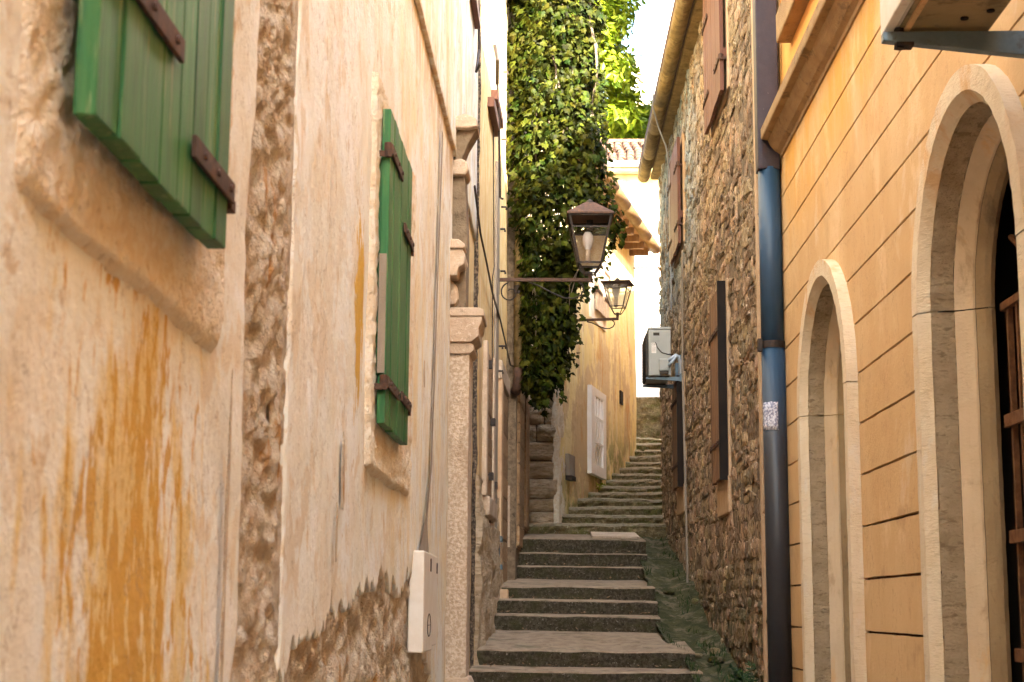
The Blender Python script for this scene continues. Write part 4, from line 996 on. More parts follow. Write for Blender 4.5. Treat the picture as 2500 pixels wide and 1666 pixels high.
# eave and gutter
ga2 = np.linspace(math.pi, 2 * math.pi, 9)
for k in range(9):
    ya = 11.6 + k * 1.14; yb = ya + 1.13
    P = [[WS.p(y, 7.66 + .085 * math.sin(a), .20 + .085 * math.cos(a)) for a in ga2] for y in (ya, yb)]
    mb = MB(); mb.grid(P); o = mb.build('gutter_section', MT['eave'], sh, smooth=True, fix=False)
    sm = o.modifiers.new('thickness', 'SOLIDIFY'); sm.thickness = .012
mb = MB(); WS.box(mb, 11.6, 21.8, 7.60, 7.68, -.05, .105); mb.build('eave_course', MT['eave'], sh, bevel=.02)
mb = MB(); mb.prism([WS.p(21.8, 7.68, .28), WS.p(11.5, 7.68, .28), (5.3, 11.5, 9.7), (5.3, 21.8, 9.7)], (0, 0, .1)); mb.build('roof', MT['tile'], sh)
mb = MB(); mb.tube([WS.p(18.2, 7.9, .30), WS.p(18.4, 7.6, .31), WS.p(18.7, 7.42, .22), WS.p(18.8, 7.2, .12), WS.p(18.9, 6.9, .07), WS.p(19.0, 5.2, .06)], .010, 6)
o = mb.build('eave_cable', MT['pale_gutter']); o['label'] = 'thin pale cable looping from the stone eave down the wall'; o['category'] = 'cable'
mb = MB(); mb.tube([WS.p(17.5, 5.6, .05), WS.p(17.6, 4.4, .055), WS.p(17.45, 3.0, .05), WS.p(17.3, 1.7, .05)], .012, 6)
o = mb.build('wall_conduit', MT['cement']); o['label'] = 'thin grey conduit running down the stone wall behind the air conditioner'; o['category'] = 'conduit'

# ------------------------------------------------------------------ air conditioner on the stone wall
ac = thing('air_conditioner', 'grey air conditioner with curved hoses bracketed on the stone wall', 'air conditioner', (1.2, 18.0, 4.2))
x0, x1, y0, y1, z0, z1 = 1.065, 1.32, 18.0, 18.82, 4.245, 4.81
mb = MB(); mb.box(x0, x1, y0, y1, z0, z1 - .03); mb.build('casing', MT['ac'], ac, bevel=.008)
mb = MB(); mb.box(x0 - .006, x1 + .004, y0 - .006, y1 + .006, z1 - .028, z1); mb.build('lid', MT['ac'], ac, bevel=.006)
mb = MB(); mb.box(x0 - .026, x0 - .004, y0 + .06, y1 - .03, z0 + .01, z1 - .06); gr = mb.build('fan_grille', MT['ac_dark'], ac)
for k in range(14):
    z = z0 + .03 + k * .034
    mb = MB(); mb.box(x0 - .034, x0 - .026, y0 + .06, y1 - .03, z, z + .012); mb.build('slat', MT['ac_dark'], gr)
mb = MB(); mb.box(x0 + .025, x1 - .003, y0 - .006, y0, z0 + .01, z1 - .045); mb.build('service_panel', MT['ac'], ac, bevel=.003)
mb = MB(); mb.box(x0 + .055, x0 + .125, y0 - .009, y0 - .0065, z1 - .10, z1 - .065); mb.build('handle_recess', MT['ac_dark'], ac)
mb = MB(); mb.box(x0 + .05, x0 + .13, y0 - .010, y0 - .0065, z1 - .165, z1 - .115); mb.build('raised_panel', MT['ac'], ac, bevel=.002)
mb = MB(); mb.box(x0 + .033, x0 + .088, y0 - .009, y0 - .0065, z1 - .305, z1 - .185); stk = mb.build('rating_sticker', MT['white_paint'], ac)
for k in range(5):
    mb = MB(); mb.box(x0 + .04, x0 + .080, y0 - .0098, y0 - .009, z1 - .235 - k * .012, z1 - .232 - k * .012); mb.build('print_line', MT['cement'], stk)
cu = bpy.data.curves.new('ce_mark', 'FONT'); cu.body = 'CE'; cu.size = .032; cu.extrude = .0004
tmp = bpy.data.objects.new('tmp', cu); COL.objects.link(tmp)
bpy.context.view_layer.update()
me = bpy.data.meshes.new_from_object(tmp.evaluated_get(bpy.context.evaluated_depsgraph_get())); bpy.data.objects.remove(tmp)
me.materials.clear(); me.materials.append(MT['print'])
o = bpy.data.objects.new('ce_mark', me); COL.objects.link(o); o.parent = stk
o.location = Vector((x0 + .036, y0 - .0098, z1 - .215)) - ORG[ac.name]; o.rotation_euler = (R(90), 0, 0)
mb = MB(); mb.box(x0 + .115, x1 - .03, y0 - .05, y0, z0 + .05, z0 + .19); mb.build('valve_cover', MT['ac'], ac, bevel=.012)
mb = MB(); mb.box(x0 + .125, x1 - .032, y0 - .052, y0 - .01, z0 + .012, z0 + .048); mb.build('valve_recess', MT['ac_dark'], ac, bevel=.004)
mb = MB(); mb.tube([(x0 + .08, y0 - .01, z1 - .18), (x0 + .10, y0 - .02, z1 - .24), (x0 + .15, y0 - .02, z1 - .30), (x0 + .22, y0 - .02, z1 - .32), (x1 + .03, y0 - .01, z1 - .315)], .005, 6); mb.build('cable', MT['cable'], ac)
for k, (dz, dy) in enumerate(((.0, -.02), (-.05, -.035))):
    mb = MB(); q = [(x1 - .035, y0 - .03, z0 + .165 + dz), (x1 + .01, y0 - .04 + dy, z0 + .20 + dz), (x1 + .055, y0 + dy, z0 + .235 + dz * .3), (x1 + .085, y0 + .02 + dy, z0 + .225 + dz * .2), (x1 + .105, y0 + .04 + dy, z0 + .15), (x1 + .11, y0 + .06, z0 + .02), (x1 + .12, y0 + .12, z0 - .12)]
    mb.tube(q, .019, 10); mb.build('hose', MT['hose'], ac, smooth=True)
for k, y in enumerate((18.06, 18.68)):
    mb = MB(); xw = WS.x(y, .03)
    mb.box(xw - .018, xw + .02, y - .022, y + .022, z0 - .06, z0 + .25)
    mb.hexa([(x0 - .03, y - .02, z0 - .035), (xw, y - .02, z0 - .055), (xw, y + .02, z0 - .055), (x0 - .03, y + .02, z0 - .035),
             (x0 - .03, y - .02, z0 - .012), (xw, y - .02, z0 - .006), (xw, y + .02, z0 - .006), (x0 - .03, y + .02, z0 - .012)])
    b = mb.build('bracket', MT['zinc'], ac, bevel=.002)
for y in (18.03, 18.65):
    mb = MB(); mb.box(x0 + .02, x1 - .02, y, y + .06, z0 - .010, z0 - .001); mb.build('rubber_foot', MT['iron'], ac)

# ------------------------------------------------------------------ blue downpipe
pp_ = thing('blue_downpipe', 'thick blue and slate downpipe between stone house and orange house', 'drainpipe', (1.575, 11.45, .7))
mb = MB(); mb.box(1.492, 1.655, 11.38, 11.54, 4.82, 9.2); mb.build('boxed_pipe', MT['purple_pipe'], pp_, bevel=.008)
mb = MB(); mb.tube([(1.582, 11.46, 4.84), (1.582, 11.46, 3.5)], .083, 24); mb.build('upper_pipe', MT['blue_pipe'], pp_, smooth=True)
mb = MB(); mb.tube([(1.585, 11.46, 3.5), (1.590, 11.46, .6)], .086, 24); mb.build('lower_pipe', MT['blue_pipe'], pp_, smooth=True)
mb = MB(); mb.tube([(1.583, 11.46, 3.485), (1.583, 11.46, 3.535)], .091, 24); mb.box(1.64, 1.72, 11.42, 11.50, 3.49, 3.53); mb.box(1.47, 1.50, 11.4, 11.46, 3.46, 3.55); mb.build('clamp', MT['iron'], pp_, smooth=False)
P = []
for z in np.linspace(2.88, 3.085, 6):
    P.append([(1.586 + .0885 * math.sin(a) + .002 * math.sin(z * 90), 11.46 - .0885 * math.cos(a), z + .012 * vn(a * 6, z * 9, 2)) for a in np.linspace(-1.35, .15, 9)])
mb = MB(); mb.grid(P); o = mb.build('paper_sticker', MT['paper'], pp_, smooth=True, fix=False); sm = o.modifiers.new('thickness', 'SOLIDIFY'); sm.thickness = .0015

# ------------------------------------------------------------------ orange house on the right
oh = thing('orange_house', 'orange grooved house on the right with two stone arched openings', 'house', (1.75, 6, 0))
ARCH = [(6.34, .86, 2.93), (9.68, .87, 2.865)]
YN, YF = -13.9, 11.50
def slice_z(z0, z1):
    n = max(2, int((z1 - z0) / .022) + 1); return np.linspace(z0, z1, n)
def half(i, z):     # half width of the hole (panels run a little behind the moulding)
    c, r, sp = ARCH[i]; r = r - .03
    if z < sp: return r
    d = r * r - (z - sp) ** 2
    return math.sqrt(d) if d > 0 else 0.0
gz = [1.49 - .284 * k for k in range(6, 0, -1)] + [1.49 + .284 * k for k in range(0, 13)]
gz = [z for z in gz if 0.02 < z < 4.88] + [4.92]
gz = [0.0] + gz
for a, b in zip(gz[:-1], gz[1:]):
    zs_ = slice_z(a + .0068, b - .0068)
    h0 = [half(0, z) for z in zs_]; h1 = [half(1, z) for z in zs_]
    c0, c1 = ARCH[0][0], ARCH[1][0]
    segs = []
    if max(h0) == 0: segs = [(lambda i: YN, lambda i: YF)] if max(h1) == 0 else []
    if not segs:
        segs = [(lambda i: YN, lambda i: c0 - h0[i]), (lambda i: c0 + h0[i], lambda i: c1 - h1[i]), (lambda i: c1 + h1[i], lambda i: YF)]
    for (lf, rf2) in segs:
        nc = 24 if rf2(0) < 8 else 70
        tt_ = np.linspace(0, 1, nc)
        if lf(0) < -5: tt_ = 1 - (1 - tt_) ** 3
        Y_ = np.array([lf(i) + (rf2(i) - lf(i)) * tt_ for i in range(len(zs_))])
        Z_ = np.repeat(zs_[:, None], nc, 1)
        Z_[0] += .0035 * fbm(Y_[0] * 6, Y_[0] * 0 + a * 9, 3, 4) - .006 * np.clip(fbm(Y_[0] * 3, Y_[0] * 0 + a * 5, 8, 3) - .35, 0, 1)
        Z_[-1] += .0035 * fbm(Y_[0] * 6, Y_[0] * 0 + b * 9, 5, 4)
        mb = MB(); skirted(mb, WO, Y_, Z_, 0 * Y_, .045, 'lrbt')
        mb.build('wall_panel', MT['orange'], oh)
# backing behind the joints (with the same openings), reveals
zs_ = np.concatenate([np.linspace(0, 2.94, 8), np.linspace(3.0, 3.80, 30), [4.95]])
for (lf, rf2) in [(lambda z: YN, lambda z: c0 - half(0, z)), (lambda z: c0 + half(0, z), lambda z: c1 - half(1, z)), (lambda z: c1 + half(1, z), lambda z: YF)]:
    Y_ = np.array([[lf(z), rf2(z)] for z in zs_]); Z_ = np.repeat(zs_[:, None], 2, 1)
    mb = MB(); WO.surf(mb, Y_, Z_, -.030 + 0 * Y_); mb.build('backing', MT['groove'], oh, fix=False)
mb = MB(); WO.box(mb, YN, YF, 0, 9.4, -6, -.75); mb.build('wall_core', MT['black'], oh)
mb = MB(); mb.box(WO.x(11.5, -.75), WO.x(11.5, -.01), 11.44, 11.50, 0, 9.5); mb.build('end_wall', MT['orange'], oh)
# arch mouldings: profile (inward u, out-of-wall o)
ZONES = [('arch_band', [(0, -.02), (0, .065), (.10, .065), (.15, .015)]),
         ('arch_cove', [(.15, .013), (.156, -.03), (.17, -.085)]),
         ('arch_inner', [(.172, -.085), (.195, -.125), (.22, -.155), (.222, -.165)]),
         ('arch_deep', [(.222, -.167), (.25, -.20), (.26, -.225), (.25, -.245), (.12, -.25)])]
for (c, r, sp) in ARCH:
    paths = [[(c + r, z, 1.0, 0.0) for z in np.linspace(0.1, sp - .004, 60)],
             [(c + r * math.cos(a), sp + r * math.sin(a), math.cos(a), math.sin(a)) for a in np.linspace(.002, math.pi - .002, 72)],
             [(c - r, z, -1.0, 0.0) for z in np.linspace(sp - .004, .1, 40)]]
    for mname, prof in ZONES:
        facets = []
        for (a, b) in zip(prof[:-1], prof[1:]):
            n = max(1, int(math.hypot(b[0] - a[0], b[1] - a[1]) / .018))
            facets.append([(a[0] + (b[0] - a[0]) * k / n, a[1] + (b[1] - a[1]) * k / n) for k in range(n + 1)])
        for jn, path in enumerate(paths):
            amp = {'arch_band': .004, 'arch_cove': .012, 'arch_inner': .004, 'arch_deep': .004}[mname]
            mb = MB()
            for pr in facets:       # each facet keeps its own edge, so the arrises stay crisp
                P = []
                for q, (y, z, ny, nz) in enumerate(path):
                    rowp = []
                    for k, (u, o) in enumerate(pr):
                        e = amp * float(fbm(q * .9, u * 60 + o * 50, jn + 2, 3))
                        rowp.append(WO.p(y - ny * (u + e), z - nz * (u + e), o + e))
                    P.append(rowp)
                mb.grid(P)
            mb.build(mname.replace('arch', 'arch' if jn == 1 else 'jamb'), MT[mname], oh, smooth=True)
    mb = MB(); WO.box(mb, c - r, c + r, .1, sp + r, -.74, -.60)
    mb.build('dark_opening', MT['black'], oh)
# iron grille in the big arch
gr = MB(); c, r, sp = ARCH[0]; ri = r - .262
WO.box(gr, c - ri, c + ri, sp - .02, sp + .015, -.29, -.26)
grille = gr.build('window_grille', MT['grille'], oh, bevel=.003)
for k in range(9):
    y = c - ri + .055 + k * (2 * ri - .11) / 8
    mb = MB(); WO.box(mb, y - .012, y + .012, .12, sp, -.298, -.274); mb.build('bar', MT['grille'], grille)
for z in (.9, 1.42, 1.92, 2.42):
    mb = MB(); WO.box(mb, c - ri, c + ri, z - .028, z + .028, -.274, -.256); mb.build('rail', MT['grille'], grille, bevel=.003)
for k in range(1, 6):
    a = math.pi * k / 6
    mb = MB(); mb.tube([WO.p(c + .16 * math.cos(a), sp + .16 * math.sin(a), -.30), WO.p(c + ri * math.cos(a), sp + ri * math.sin(a), -.30)], .014, 6); mb.build('bar', MT['grille'], grille)
mb = MB(); mb.tube([WO.p(c + .17 * math.cos(a), sp + .17 * math.sin(a), -.30) for a in np.linspace(0, math.pi, 14)], .014, 6); mb.build('bar', MT['grille'], grille)
mb = MB(); mb.tube([WO.p(c + .40 * math.cos(a), sp + .40 * math.sin(a), -.30) for a in np.linspace(0, math.pi, 18)], .012, 6); mb.build('bar', MT['grille'], grille)
# dim back panel seen between the bars
mb = MB(); WO.box(mb, c - ri, c - ri + .18, .1, 3.4, -.59, -.55); WO.box(mb, c + ri - .10, c + ri + .10, .1, 3.5, -.59, -.55); mb.build('inner_boards', MT['brown_wood'], oh)
# cornice: lip, cove, upper wall, upper window sill
cp = [(-.02, 4.90), (.012, 4.90), (.018, 4.925), (.05, 4.945), (.085, 4.985), (.105, 5.03), (.15, 5.035), (.155, 5.045), (.155, 5.115), (.14, 5.13), (-.02, 5.16)]
P = [[WO.p(y, z, o) for (o, z) in cp] for y in np.linspace(YN, 11.36, 60)]
mb = MB(); mb.grid(P); mb.add([P[-1][i] for i in range(len(cp))], [tuple(range(len(cp)))]); mb.build('cornice', MT['cornice'], oh)
Y_, Z_ = np.meshgrid(np.linspace(YN, 11.5, 40), np.linspace(5.14, 9.5, 20))
mb = MB(); skirted(mb, WO, Y_, Z_, -.02 + .004 * fbm(Y_, Z_, 1, 2), .1, 'r'); mb.build('upper_wall', MT['orange_top'], oh)
mb = MB(); WO.box(mb, 8.9, 10.98, 5.64, 5.86, -.03, .085); mb.build('window_sill', MT['cornice'], oh, bevel=.012)
mb = MB(); WO.box(mb, 9.1, 10.78, 5.86, 7.6, -.03, .04); ws = mb.build('window_surround', MT['cornice'], oh, bevel=.01)
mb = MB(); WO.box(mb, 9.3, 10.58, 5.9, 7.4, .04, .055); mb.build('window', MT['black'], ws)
mb = MB(); mb.hexa([(WO.x(YN, .2), YN, 9.5), (9, YN, 9.5), (9, YF, 9.5), (WO.x(YF, .1), YF, 9.5), (5.6, YN, 13.6), (6.0, YN, 13.6), (6.0, YF, 13.6), (5.6, YF, 13.6)]); mb.build('roof', MT['tile'], oh)

# air conditioner overhead at the right edge
a2 = thing('overhead_air_conditioner', 'dusty white air conditioner seen from below above the large arch', 'air conditioner', (1.35, 5.0, 3.6))
mb = MB(); mb.box(1.185, 1.52, 4.55, 5.40, 3.62, 4.2); mb.build('casing', MT['ac_white'], a2, bevel=.01)
mb = MB(); mb.box(1.15, 1.185, 4.55, 5.40, 3.61, 4.2); mb.build('front_panel', MT['white_plastic'], a2, bevel=.006)
mb = MB(); mb.box(1.20, 1.515, 4.57, 5.38, 3.612, 3.6205); mb.build('base_pan', MT['dirty_pan'], a2)
mb = MB(); mb.box(1.215, 1.235, 4.58, 5.37, 3.604, 3.6118); mb.build('base_rib', MT['orange'], a2)
for (x, y) in ((1.47, 5.15), (1.40, 5.22), (1.45, 4.8)):
    mb = MB(); mb.tube([(x, y, 3.612), (x, y, 3.606)], .014, 10); mb.build('drain_hole', MT['black'], a2)
for y in (5.33, 4.66):
    mb = MB(); xw = WO.x(y, .0)
    mb.hexa([(1.14, y - .02, 3.565), (xw, y - .02, 3.50), (xw, y + .02, 3.50), (1.14, y + .02, 3.565), (1.14, y - .02, 3.597), (xw, y - .02, 3.60), (xw, y + .02, 3.60), (1.14, y + .02, 3.597)])
    mb.box(xw - .03, xw, y - .025, y + .025, 3.45, 3.95)
    mb.build('bracket', MT['zinc'], a2, bevel=.003)
    mb = MB(); mb.tube([(1.20, y, 3.54), (1.20, y, 3.615)], .018, 8); mb.box(1.185, 1.245, y - .025, y + .025, 3.545, 3.558); mb.build('bolt', MT['iron'], a2)

# ------------------------------------------------------------------ lanterns
def lantern(name, label, loc, rz, top, hgt, arm, glass, group, roof_h):
    t = thing(name, label, 'street lamp', loc, group, rz)     # origin at the wall plate, arm along +X
    cx = arm
    rise = .07
    fr = MB()
    hw, hb = top / 2, top * .27
    zb, zt = rise + .10, rise + .10 + hgt
    thin = 1.0 if glass == 'glass' else .6
    def post(x0, y0, z0, x1, y1, z1, r): fr.tube([(x0, y0, z0), (x1, y1, z1)], r * thin, 4)
    for sx in (-1, 1):
        for sy in (-1, 1):
            post(cx + sx * hb, sy * hb, zb, cx + sx * hw, sy * hw, zt, .017)
            post(cx + sx * hb, sy * hb, zb, cx + sx * hb * .45, sy * hb * .45, rise, .012)
    for z, q, r in ((zb, hb, .014), (zt, hw, .020), (zt - hgt * .26, hw - (hw - hb) * .26, .012), (rise, hb * .45, .012)):
        for (a, b) in (((-1, -1), (1, -1)), ((1, -1), (1, 1)), ((1, 1), (-1, 1)), ((-1, 1), (-1, -1))):
            post(cx + a[0] * q, a[1] * q, z, cx + b[0] * q, b[1] * q, z, r)
    fr.build('lantern_frame', MT['iron'], t, local=True)
    mb = MB(); e = hw + .03
    mb.add([(cx - e, -e, zt), (cx + e, -e, zt), (cx + e, e, zt), (cx - e, e, zt), (cx - e, -e, zt + .018), (cx + e, -e, zt + .018), (cx + e, e, zt + .018), (cx - e, e, zt + .018),
            (cx - .05, -.05, zt + roof_h), (cx + .05, -.05, zt + roof_h), (cx + .05, .05, zt + roof_h), (cx - .05, .05, zt + roof_h)],
           [(3, 2, 1, 0), (0, 1, 5, 4), (1, 2, 6, 5), (2, 3, 7, 6), (3, 0, 4, 7), (4, 5, 9, 8), (5, 6, 10, 9), (6, 7, 11, 10), (7, 4, 8, 11), (8, 9, 10, 11)])
    mb.build('lamp_roof', MT['rust'], t, local=True)
    mb = MB(); mb.lathe([(.0, roof_h + .05), (.03, roof_h + .03), (.05, roof_h - .005), (.0, roof_h - .01)], (cx, 0, zt), 10); mb.build('finial', MT['iron'], t, local=True)
    k1 = .26 if glass == 'glass' else .05
    for (a, b) in (((-1, -1), (1, -1)), ((1, -1), (1, 1)), ((1, 1), (-1, 1)), ((-1, 1), (-1, -1))):
        q1 = hw - (hw - hb) * k1 - .012; z1_ = zt - hgt * k1; q0 = hb - .008
        mb = MB(); P4 = [(cx + a[0] * q0, a[1] * q0, zb + .01), (cx + b[0] * q0, b[1] * q0, zb + .01), (cx + b[0] * q1, b[1] * q1, z1_ - .012), (cx + a[0] * q1, a[1] * q1, z1_ - .012)]
        nrm = Vector((a[0] + b[0], a[1] + b[1], 0)).normalized()
        mb.prism(P4, -nrm * .004); mb.build('pane', MT['clear' if glass == 'glass' and nrm.y < -.5 else glass], t, local=True)
    mb = MB(); r0 = top * .16
    mb.box(cx - .035, cx + .035, -.035, .035, zt - hgt * .24, zt - .02); mb.build('ballast_box', MT['iron'], t, local=True)
    bz = zb + hgt * .12
    mb = MB(); mb.lathe([(.0, .0), (.028, .0), (.028, .10), (.022, .115), (.030, .15)], (cx - .02, 0, bz - .04), 12); mb.build('socket', MT['limestone'], t, local=True, smooth=True)
    mb = MB(); mb.lathe([(.028, .0), (.05, .05), (.060, .10), (.056, .15), (.035, .19), (.0, .20)], (cx - .02, 0, bz + .10), 16); mb.build('bulb', MT['bulb'], t, local=True, smooth=True)
    br = MB(); br.box(0, cx + .015, -.015, .015, -.018, .018); br.box(cx - .018, cx + .018, -.018, .018, .0181, rise + .02)
    arm_o = br.build('arm', MT['rust'], t, local=True, bevel=.003)
    br = MB(); br.box(-.012, .012, -.025, .025, -.16 * arm, .12 * arm); br.build('wall_plate', MT['iron'], t, local=True, bevel=.003)
    sc = MB(); s = arm
    big = [(.06 * s + .115 * s + .115 * s * math.cos(a) - .03 * s, 0, -.115 * s - .02 + .10 * s * math.sin(a)) for a in np.linspace(math.pi * .45, math.pi * 1.75, 18)]
    sp_ = []
    for k in range(26):
        a = math.pi * .55 + k * .28; r_ = .115 * s * (1 - k / 34.)
        sp_.append((.13 * s + r_ * math.cos(a), 0, -.125 * s - .02 + r_ * math.sin(a)))
    sc.tube(sp_, .008, 6)
    sp2 = [(.33 * s, 0, -.025), (.45 * s, 0, -.07 * s), (.60 * s, 0, -.15 * s), (.72 * s, 0, -.20 * s), (.82 * s, 0, -.205 * s), (.90 * s, 0, -.17 * s), (.935 * s, 0, -.11 * s), (.92 * s, 0, -.05 * s), (.88 * s, 0, -.03 * s)]
    sc.tube(sp2, .008, 6); sc.build('scroll', MT['iron'], t, local=True, smooth=True)
    return t
lantern('wall_lantern', 'dark iron lantern with visible bulb on a long arm in front of ivy', (-.61, 16.5, 5.05), R(1), .44, .50, .97, 'glass', 'wall lanterns over the steps', .17)
lantern('wall_lantern', 'smaller pale glass lantern on the yellow house wall', WY.p(22.25, 5.66, .01), R(-12), .36, .33, .66, 'opal', 'wall lanterns over the steps', .05)

# ------------------------------------------------------------------ ivy
ivy = thing('ivy', 'large ivy hanging down over the house corner behind the lantern', 'ivy', (.1, 19.2, 9.4))
def leaf_shape(kind):
    if kind == 'ivy':
        o = [(0, 0), (.30, -.14), (.50, .10), (.36, .28), (.40, .52), (.17, .58), (0, 1.0), (-.17, .58), (-.40, .52), (-.36, .28), (-.50, .10), (-.30, -.14)]
        v = [(x, y, -.25 * abs(x) - .12 * max(y - .4, 0)) for x, y in o] + [(0, .35, .03)]
        f = [(i, (i + 1) % 12, 12) for i in range(12)]
    else:
        o = [(0, 0), (.22, .35), (.16, .7), (0, 1), (-.16, .7), (-.22, .35)]
        v = [(x, y, -.3 * abs(x)) for x, y in o]; f = [(0, 1, 2, 3), (0, 3, 4, 5)]
    return np.array(v, float), f
LV, LF = leaf_shape('ivy')
TAB = np.array([(-260, 1235, 1480), (0, 1238, 1490), (100, 1236, 1478), (200, 1238, 1488), (300, 1240, 1490), (400, 1243, 1508), (450, 1246, 1500), (520, 1252, 1526), (560, 1255, 1522),
                (600, 1264, 1478), (650, 1272, 1442), (700, 1278, 1410), (750, 1281, 1398), (800, 1282, 1410), (850, 1283, 1390), (900, 1284, 1376), (940, 1286, 1370), (970, 1290, 1348), (990, 1305, 1330)], float)
YI = 18.9
TZ = 1.6 + (1487 - TAB[:, 0]) / 3870 * YI; TL = (TAB[:, 1] - 1355) / 3870 * YI; TR = (TAB[:, 2] - 1355) / 3870 * YI
def orient(n, tip):      # rotation whose Z is n and whose Y is the tip direction
    n = n / np.linalg.norm(n); tip = tip - n * tip.dot(n); tip = tip / (np.linalg.norm(tip) + 1e-9)
    return np.column_stack([np.cross(tip, n), tip, n])
rg = np.random.default_rng(5)
leaves = []
def in_profile(z):
    return np.interp(z, TZ[::-1], TL[::-1]), np.interp(z, TZ[::-1], TR[::-1]) - (.07 if z > 6.4 else .03)
NL = 12500; tries = 0
while len(leaves) < NL:
    z = TZ[-1] + (TZ[0] - TZ[-1]) * rg.random()
    l, r = in_profile(z); hw = (r - l) / 2; xc = (l + r) / 2
    if rg.random() > .25 + hw / .65: continue
    ph = rg.uniform(-math.pi, math.pi)
    if math.sin(ph) < 0 and rg.random() < .55: ph = -ph          # more on the camera side
    lump = 1 + .60 * float(fbm(ph * 1.5 + 5, z * 1.6, 3, 3))
    rad = (rg.uniform(.80, 1.0) if rg.random() < .72 else rg.uniform(.25, .8)) * lump
    dep = max(.22, hw * .75)
    x = xc + hw * rad * math.cos(ph); y = YI + .15 - dep * rad * math.sin(ph)
    x = max(x, l - .03)
    if x < W3.x(y) + .12: y = (18.24 if z < 6.0 else 18.06) - abs(rg.normal(0, .09))
    out = np.array([math.cos(ph) / max(hw, .1), -math.sin(ph) / dep, .55]); out /= np.linalg.norm(out)
    nrm = out + rg.normal(0, .42, 3); tip = np.array([rg.normal(0, .5), rg.normal(0, .35), -1.0]) + out * .35
    if rad > .72 * lump and len(leaves) > 4600:      # outer leaves sit in clumps with gaps between
        for q in range(int(rg.integers(7, 22))):
            d = rg.normal(0, 1, 3) * np.array([.085, .07, .085]); xx = max(x + d[0], l - .03); yy = y + d[1]
            if xx > r + .05: continue
            if xx < W3.x(yy) + .12: yy = (18.24 if z < 6.0 else 18.06) - abs(rg.normal(0, .09))
            leaves.append((np.array([xx, yy, z + d[2]]), orient(out + rg.normal(0, .55, 3), tip + rg.normal(0, .45, 3)), rg.uniform(.045, .115)))
    elif len(leaves) <= 4600:
        leaves.append((np.array([x, y, z]), orient(nrm, tip), rg.uniform(.060, .115)))
    else:
        tries += 1
# trailing sprays that break the outline
for k in range(46):
    z = rg.uniform(TZ[-3], TZ[2]); l, r = in_profile(z)
    side = 1 if rg.random() < .8 else -1
    p = np.array([r if side > 0 else l, YI + rg.uniform(-.4, .2), z])
    for j in range(int(rg.integers(4, 10))):
        p = p + np.array([side * rg.uniform(-.015, .018), rg.normal(0, .02), -rg.uniform(.03, .07)])
        leaves.append((p.copy() + rg.normal(0, .02, 3), orient(np.array([side * .4, -.8, .5]) + rg.normal(0, .4, 3), np.array([side * .3, -.2, -1]) + rg.normal(0, .3, 3)), rg.uniform(.05, .095)))
vis_score = [(-(l[0][1]) + .5 * l[2] * 10 + .2 * abs(l[1][1, 2])) if l[0][2] < 8.6 else -99 for l in leaves]
ord_ = np.argsort(vis_score)[::-1]; big = set(ord_[:300].tolist())
me = bpy.data.meshes.new('ivy_leaf'); me.from_pydata(LV.tolist(), [], LF); me.materials.append(MT['leaf'])
V, F, nb = [], [], 0
for i, (p, M, s) in enumerate(leaves):
    if i in big:
        o = bpy.data.objects.new('leaf', me); COL.objects.link(o); o.parent = ivy
        o.matrix_local = Matrix.Translation(Vector(p) - ORG[ivy.name]) @ Matrix(M.tolist()).to_4x4() @ Matrix.Scale(s, 4)
    else:
        V.append((LV * s) @ M.T + p); F += [tuple(a + nb for a in f) for f in LF]; nb += len(LV)
mb = MB(); mb.v = np.vstack(V).tolist(); mb.f = F; mb.m = [0] * len(F)
mb.build('foliage', MT['leaf'], ivy, kind='stuff', fix=False)
for k in range(26):
    x = rg.uniform(-.4, .55); y = YI + rg.uniform(-.2, .45); pts = []
    zt = 9.4; zl = rg.uniform(4.6, 6.5)
    for j in range(14):
        z = zt + (zl - zt) * j / 13.; l, r = in_profile(z)
        pts.append((min(max(x, l + .05), r - .08) + .05 * math.sin(j * 1.3 + k), y + .05 * math.cos(j * 1.7 + k), z))
    mb = MB(); mb.tube(pts, [.018 * (1 - j / 18.) for j in range(14)], 5); mb.build('vine_stem', MT['bark'], ivy)

# ------------------------------------------------------------------ bright tree behind the far roof
tr = thing('tree', 'sunlit bright green tree behind the tiled roof of the white house', 'tree', (.6, 41, 7))
mb = MB(); mb.tube([(.6, 41, 6), (.65, 41, 9), (.5, 41.1, 11.5), (.7, 41, 14), (.6, 41, 17)], [.32, .26, .2, .13, .05], 9); trunk = mb.build('trunk', MT['bark'], tr, smooth=True)
V, F, nb = [], [], 0
TLV, TLF = leaf_shape('tree')
rt = np.random.default_rng(9)
cl = []
for k in range(260):
    a = rt.uniform(0, 2 * math.pi); zc_ = rt.uniform(10.8, 19.4); env = 2.6 * math.sin(math.pi * min(1, max(.08, (zc_ - 9.6) / 11.0))) ** .7
    rr_ = env * rt.uniform(.35, 1.0)
    if .55 + rr_ * math.cos(a) > 1.75 and zc_ > 14.6: continue
    cl.append((.55 + rr_ * math.cos(a), 41 + rr_ * math.sin(a), zc_, rt.uniform(.35, .8)))
for k in range(70):
    cl.append((rt.uniform(1.2, 3.0), rt.uniform(40, 42), rt.uniform(11.8, 14.9 + .3 * math.sin(k)), rt.uniform(.3, .55)))
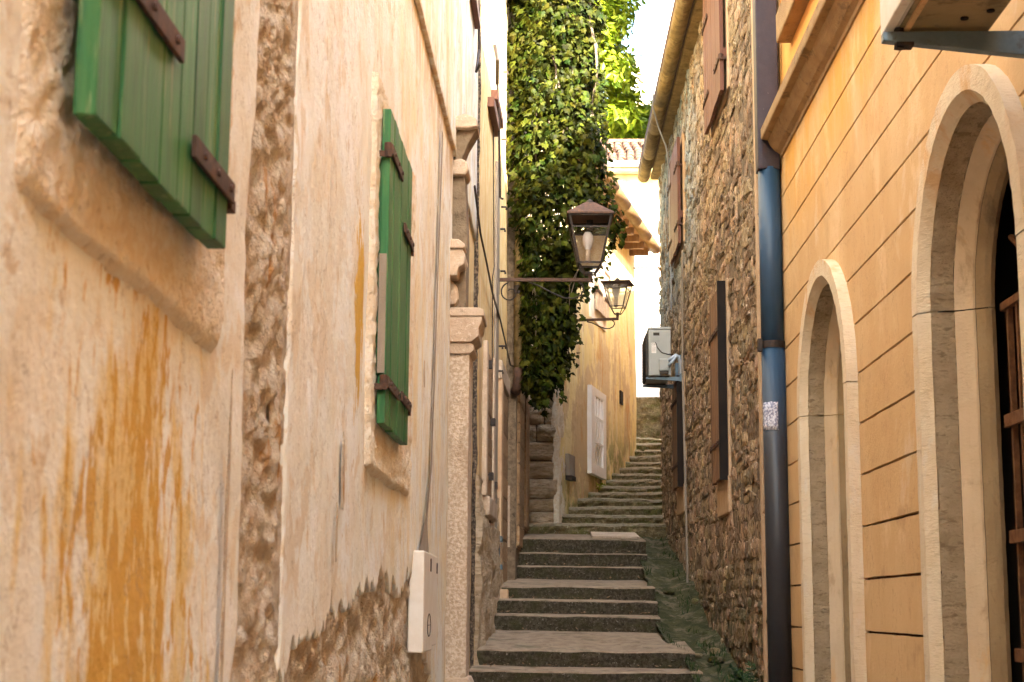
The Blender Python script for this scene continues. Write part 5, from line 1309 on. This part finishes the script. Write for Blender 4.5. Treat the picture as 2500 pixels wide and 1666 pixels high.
for k, (x, y, z, r_) in enumerate(cl):
    if k % 4 == 0:
        mb = MB(); mb.tube([(.62, 41, z - 1.4), ((x + .6) / 2, (y + 41) / 2, z - .5), (x, y, z)], [.07, .045, .015], 5); mb.build('branch', MT['bark'], tr)
    for j in range(170):
        d = rt.normal(0, 1, 3); d /= np.linalg.norm(d); p = np.array([x, y, z]) + d * r_ * np.array([1, 1, .75]) * rt.uniform(.5, 1.05)
        M = orient(d + np.array([0, 0, .6]) + rt.normal(0, .4, 3), rt.normal(0, 1, 3) + np.array([0, 0, -.5]))
        s = rt.uniform(.17, .30); V.append((TLV * s) @ M.T + p); F += [tuple(a_ + nb for a_ in f) for f in TLF]; nb += len(TLV)
mb = MB(); mb.v = np.vstack(V).tolist(); mb.f = F; mb.m = [0] * len(F)
mb.build('crown', MT['leaf_tree'], tr, kind='stuff', fix=False)

# ------------------------------------------------------------------ small plants
def sprout(name, label, cat, loc, n, hgt, spread, m, leaf, seed):
    t = thing(name, label, cat, loc); r_ = np.random.default_rng(seed)
    for k in range(n):
        a = r_.uniform(0, 2 * math.pi); l_ = hgt * r_.uniform(.5, 1.0); q = spread * r_.uniform(.3, 1)
        pts = [(0, 0, 0), (q * .4 * math.cos(a), q * .4 * math.sin(a), l_ * .6), (q * math.cos(a), q * math.sin(a), l_ * r_.uniform(.7, 1.0))]
        mb = MB(); mb.tube(pts, [.004, .003, .0015], 4)
        for j in range(leaf):
            u = .25 + .75 * j / leaf; b = np.array(pts[1]) + (np.array(pts[2]) - np.array(pts[1])) * u if u > .4 else np.array(pts[1]) * u / .4
            for sd_ in (-1, 1):
                M = orient(np.array([0, -.4, 1]) + r_.normal(0, .35, 3), np.array([-math.sin(a) * sd_, math.cos(a) * sd_, -.1]) + np.array([math.cos(a), math.sin(a), 0]) * .5 + r_.normal(0, .2, 3))
                v = (TLV * r_.uniform(.035, .06)) @ M.T + b; mb.add(v, TLF)
        mb.build('frond', m, t, local=True, fix=False)
    return t
sprout('fern', 'dark green fern at the foot of the stone wall beside the downpipe', 'fern', (1.46, 12.2, .93), 20, .32, .22, MT['fern'], 9, 3)
sprout('weed', 'tiny bright weed on the step edge below the white barred window', 'weed', (.66, 24.1, 3.37), 8, .16, .12, MT['leaf_tree'], 4, 6)

# moss tufts and dead leaves gathered along the drain and in the step corners
rt = np.random.default_rng(21)
V, F, nb = [], [], 0
for k in range(1500):
    y = rt.uniform(12.2, 20.9); u = rt.choice([rt.uniform(.0, .15), rt.uniform(.55, .98)])
    x = float(np.interp(y, ys, lft)) + u * (1.50 - float(np.interp(y, ys, lft))); z = float(np.interp(y, ys, zc_ramp)) + .02
    if fbm(x * 3, y * 2.2, 4, 3) < .02: continue
    hh = rt.uniform(.015, .06); a = rt.uniform(0, 6.28); w = rt.uniform(.003, .007); l = rt.normal(0, .02, 2)
    V.append(np.array([(x - w * math.cos(a), y - w * math.sin(a), z - .02), (x + w * math.cos(a), y + w * math.sin(a), z - .02), (x + l[0], y + l[1], z + hh)])); F.append((nb, nb + 1, nb + 2)); nb += 3
mb = MB(); mb.v = np.vstack(V).tolist(); mb.f = F; mb.m = [0] * len(F)
o = mb.build('moss_tufts', MT['fern'], fix=False); o['kind'] = 'stuff'
V, F, nb = [], [], 0
for k in range(260):
    i = int(rt.integers(6, 15)); Y, z = ST[i]; Yn = ST[i + 1][0]; x0, x1 = step_ends(Y, i)
    x = x0 + (x1 - x0) * (rt.beta(.5, .9)); y = Yn - .03 - abs(rt.normal(0, .09)); zb = BACK.get(Y, z + .012)
    y = max(y, Y + .08); zz_ = z + (zb - z) * (y - Y) / (Yn - Y) + .012
    M = orient(np.array([0, 0, 1.]) + rt.normal(0, .3, 3), rt.normal(0, 1, 3)); sc = rt.uniform(.025, .05)
    V.append((TLV * sc) @ M.T + np.array([x, y, zz_])); F += [tuple(q + nb for q in f) for f in TLF]; nb += len(TLV)
mb = MB(); mb.v = np.vstack(V).tolist(); mb.f = F; mb.m = [0] * len(F)
o = mb.build('dead_leaves', MT['planks'], fix=False); o['kind'] = 'stuff'
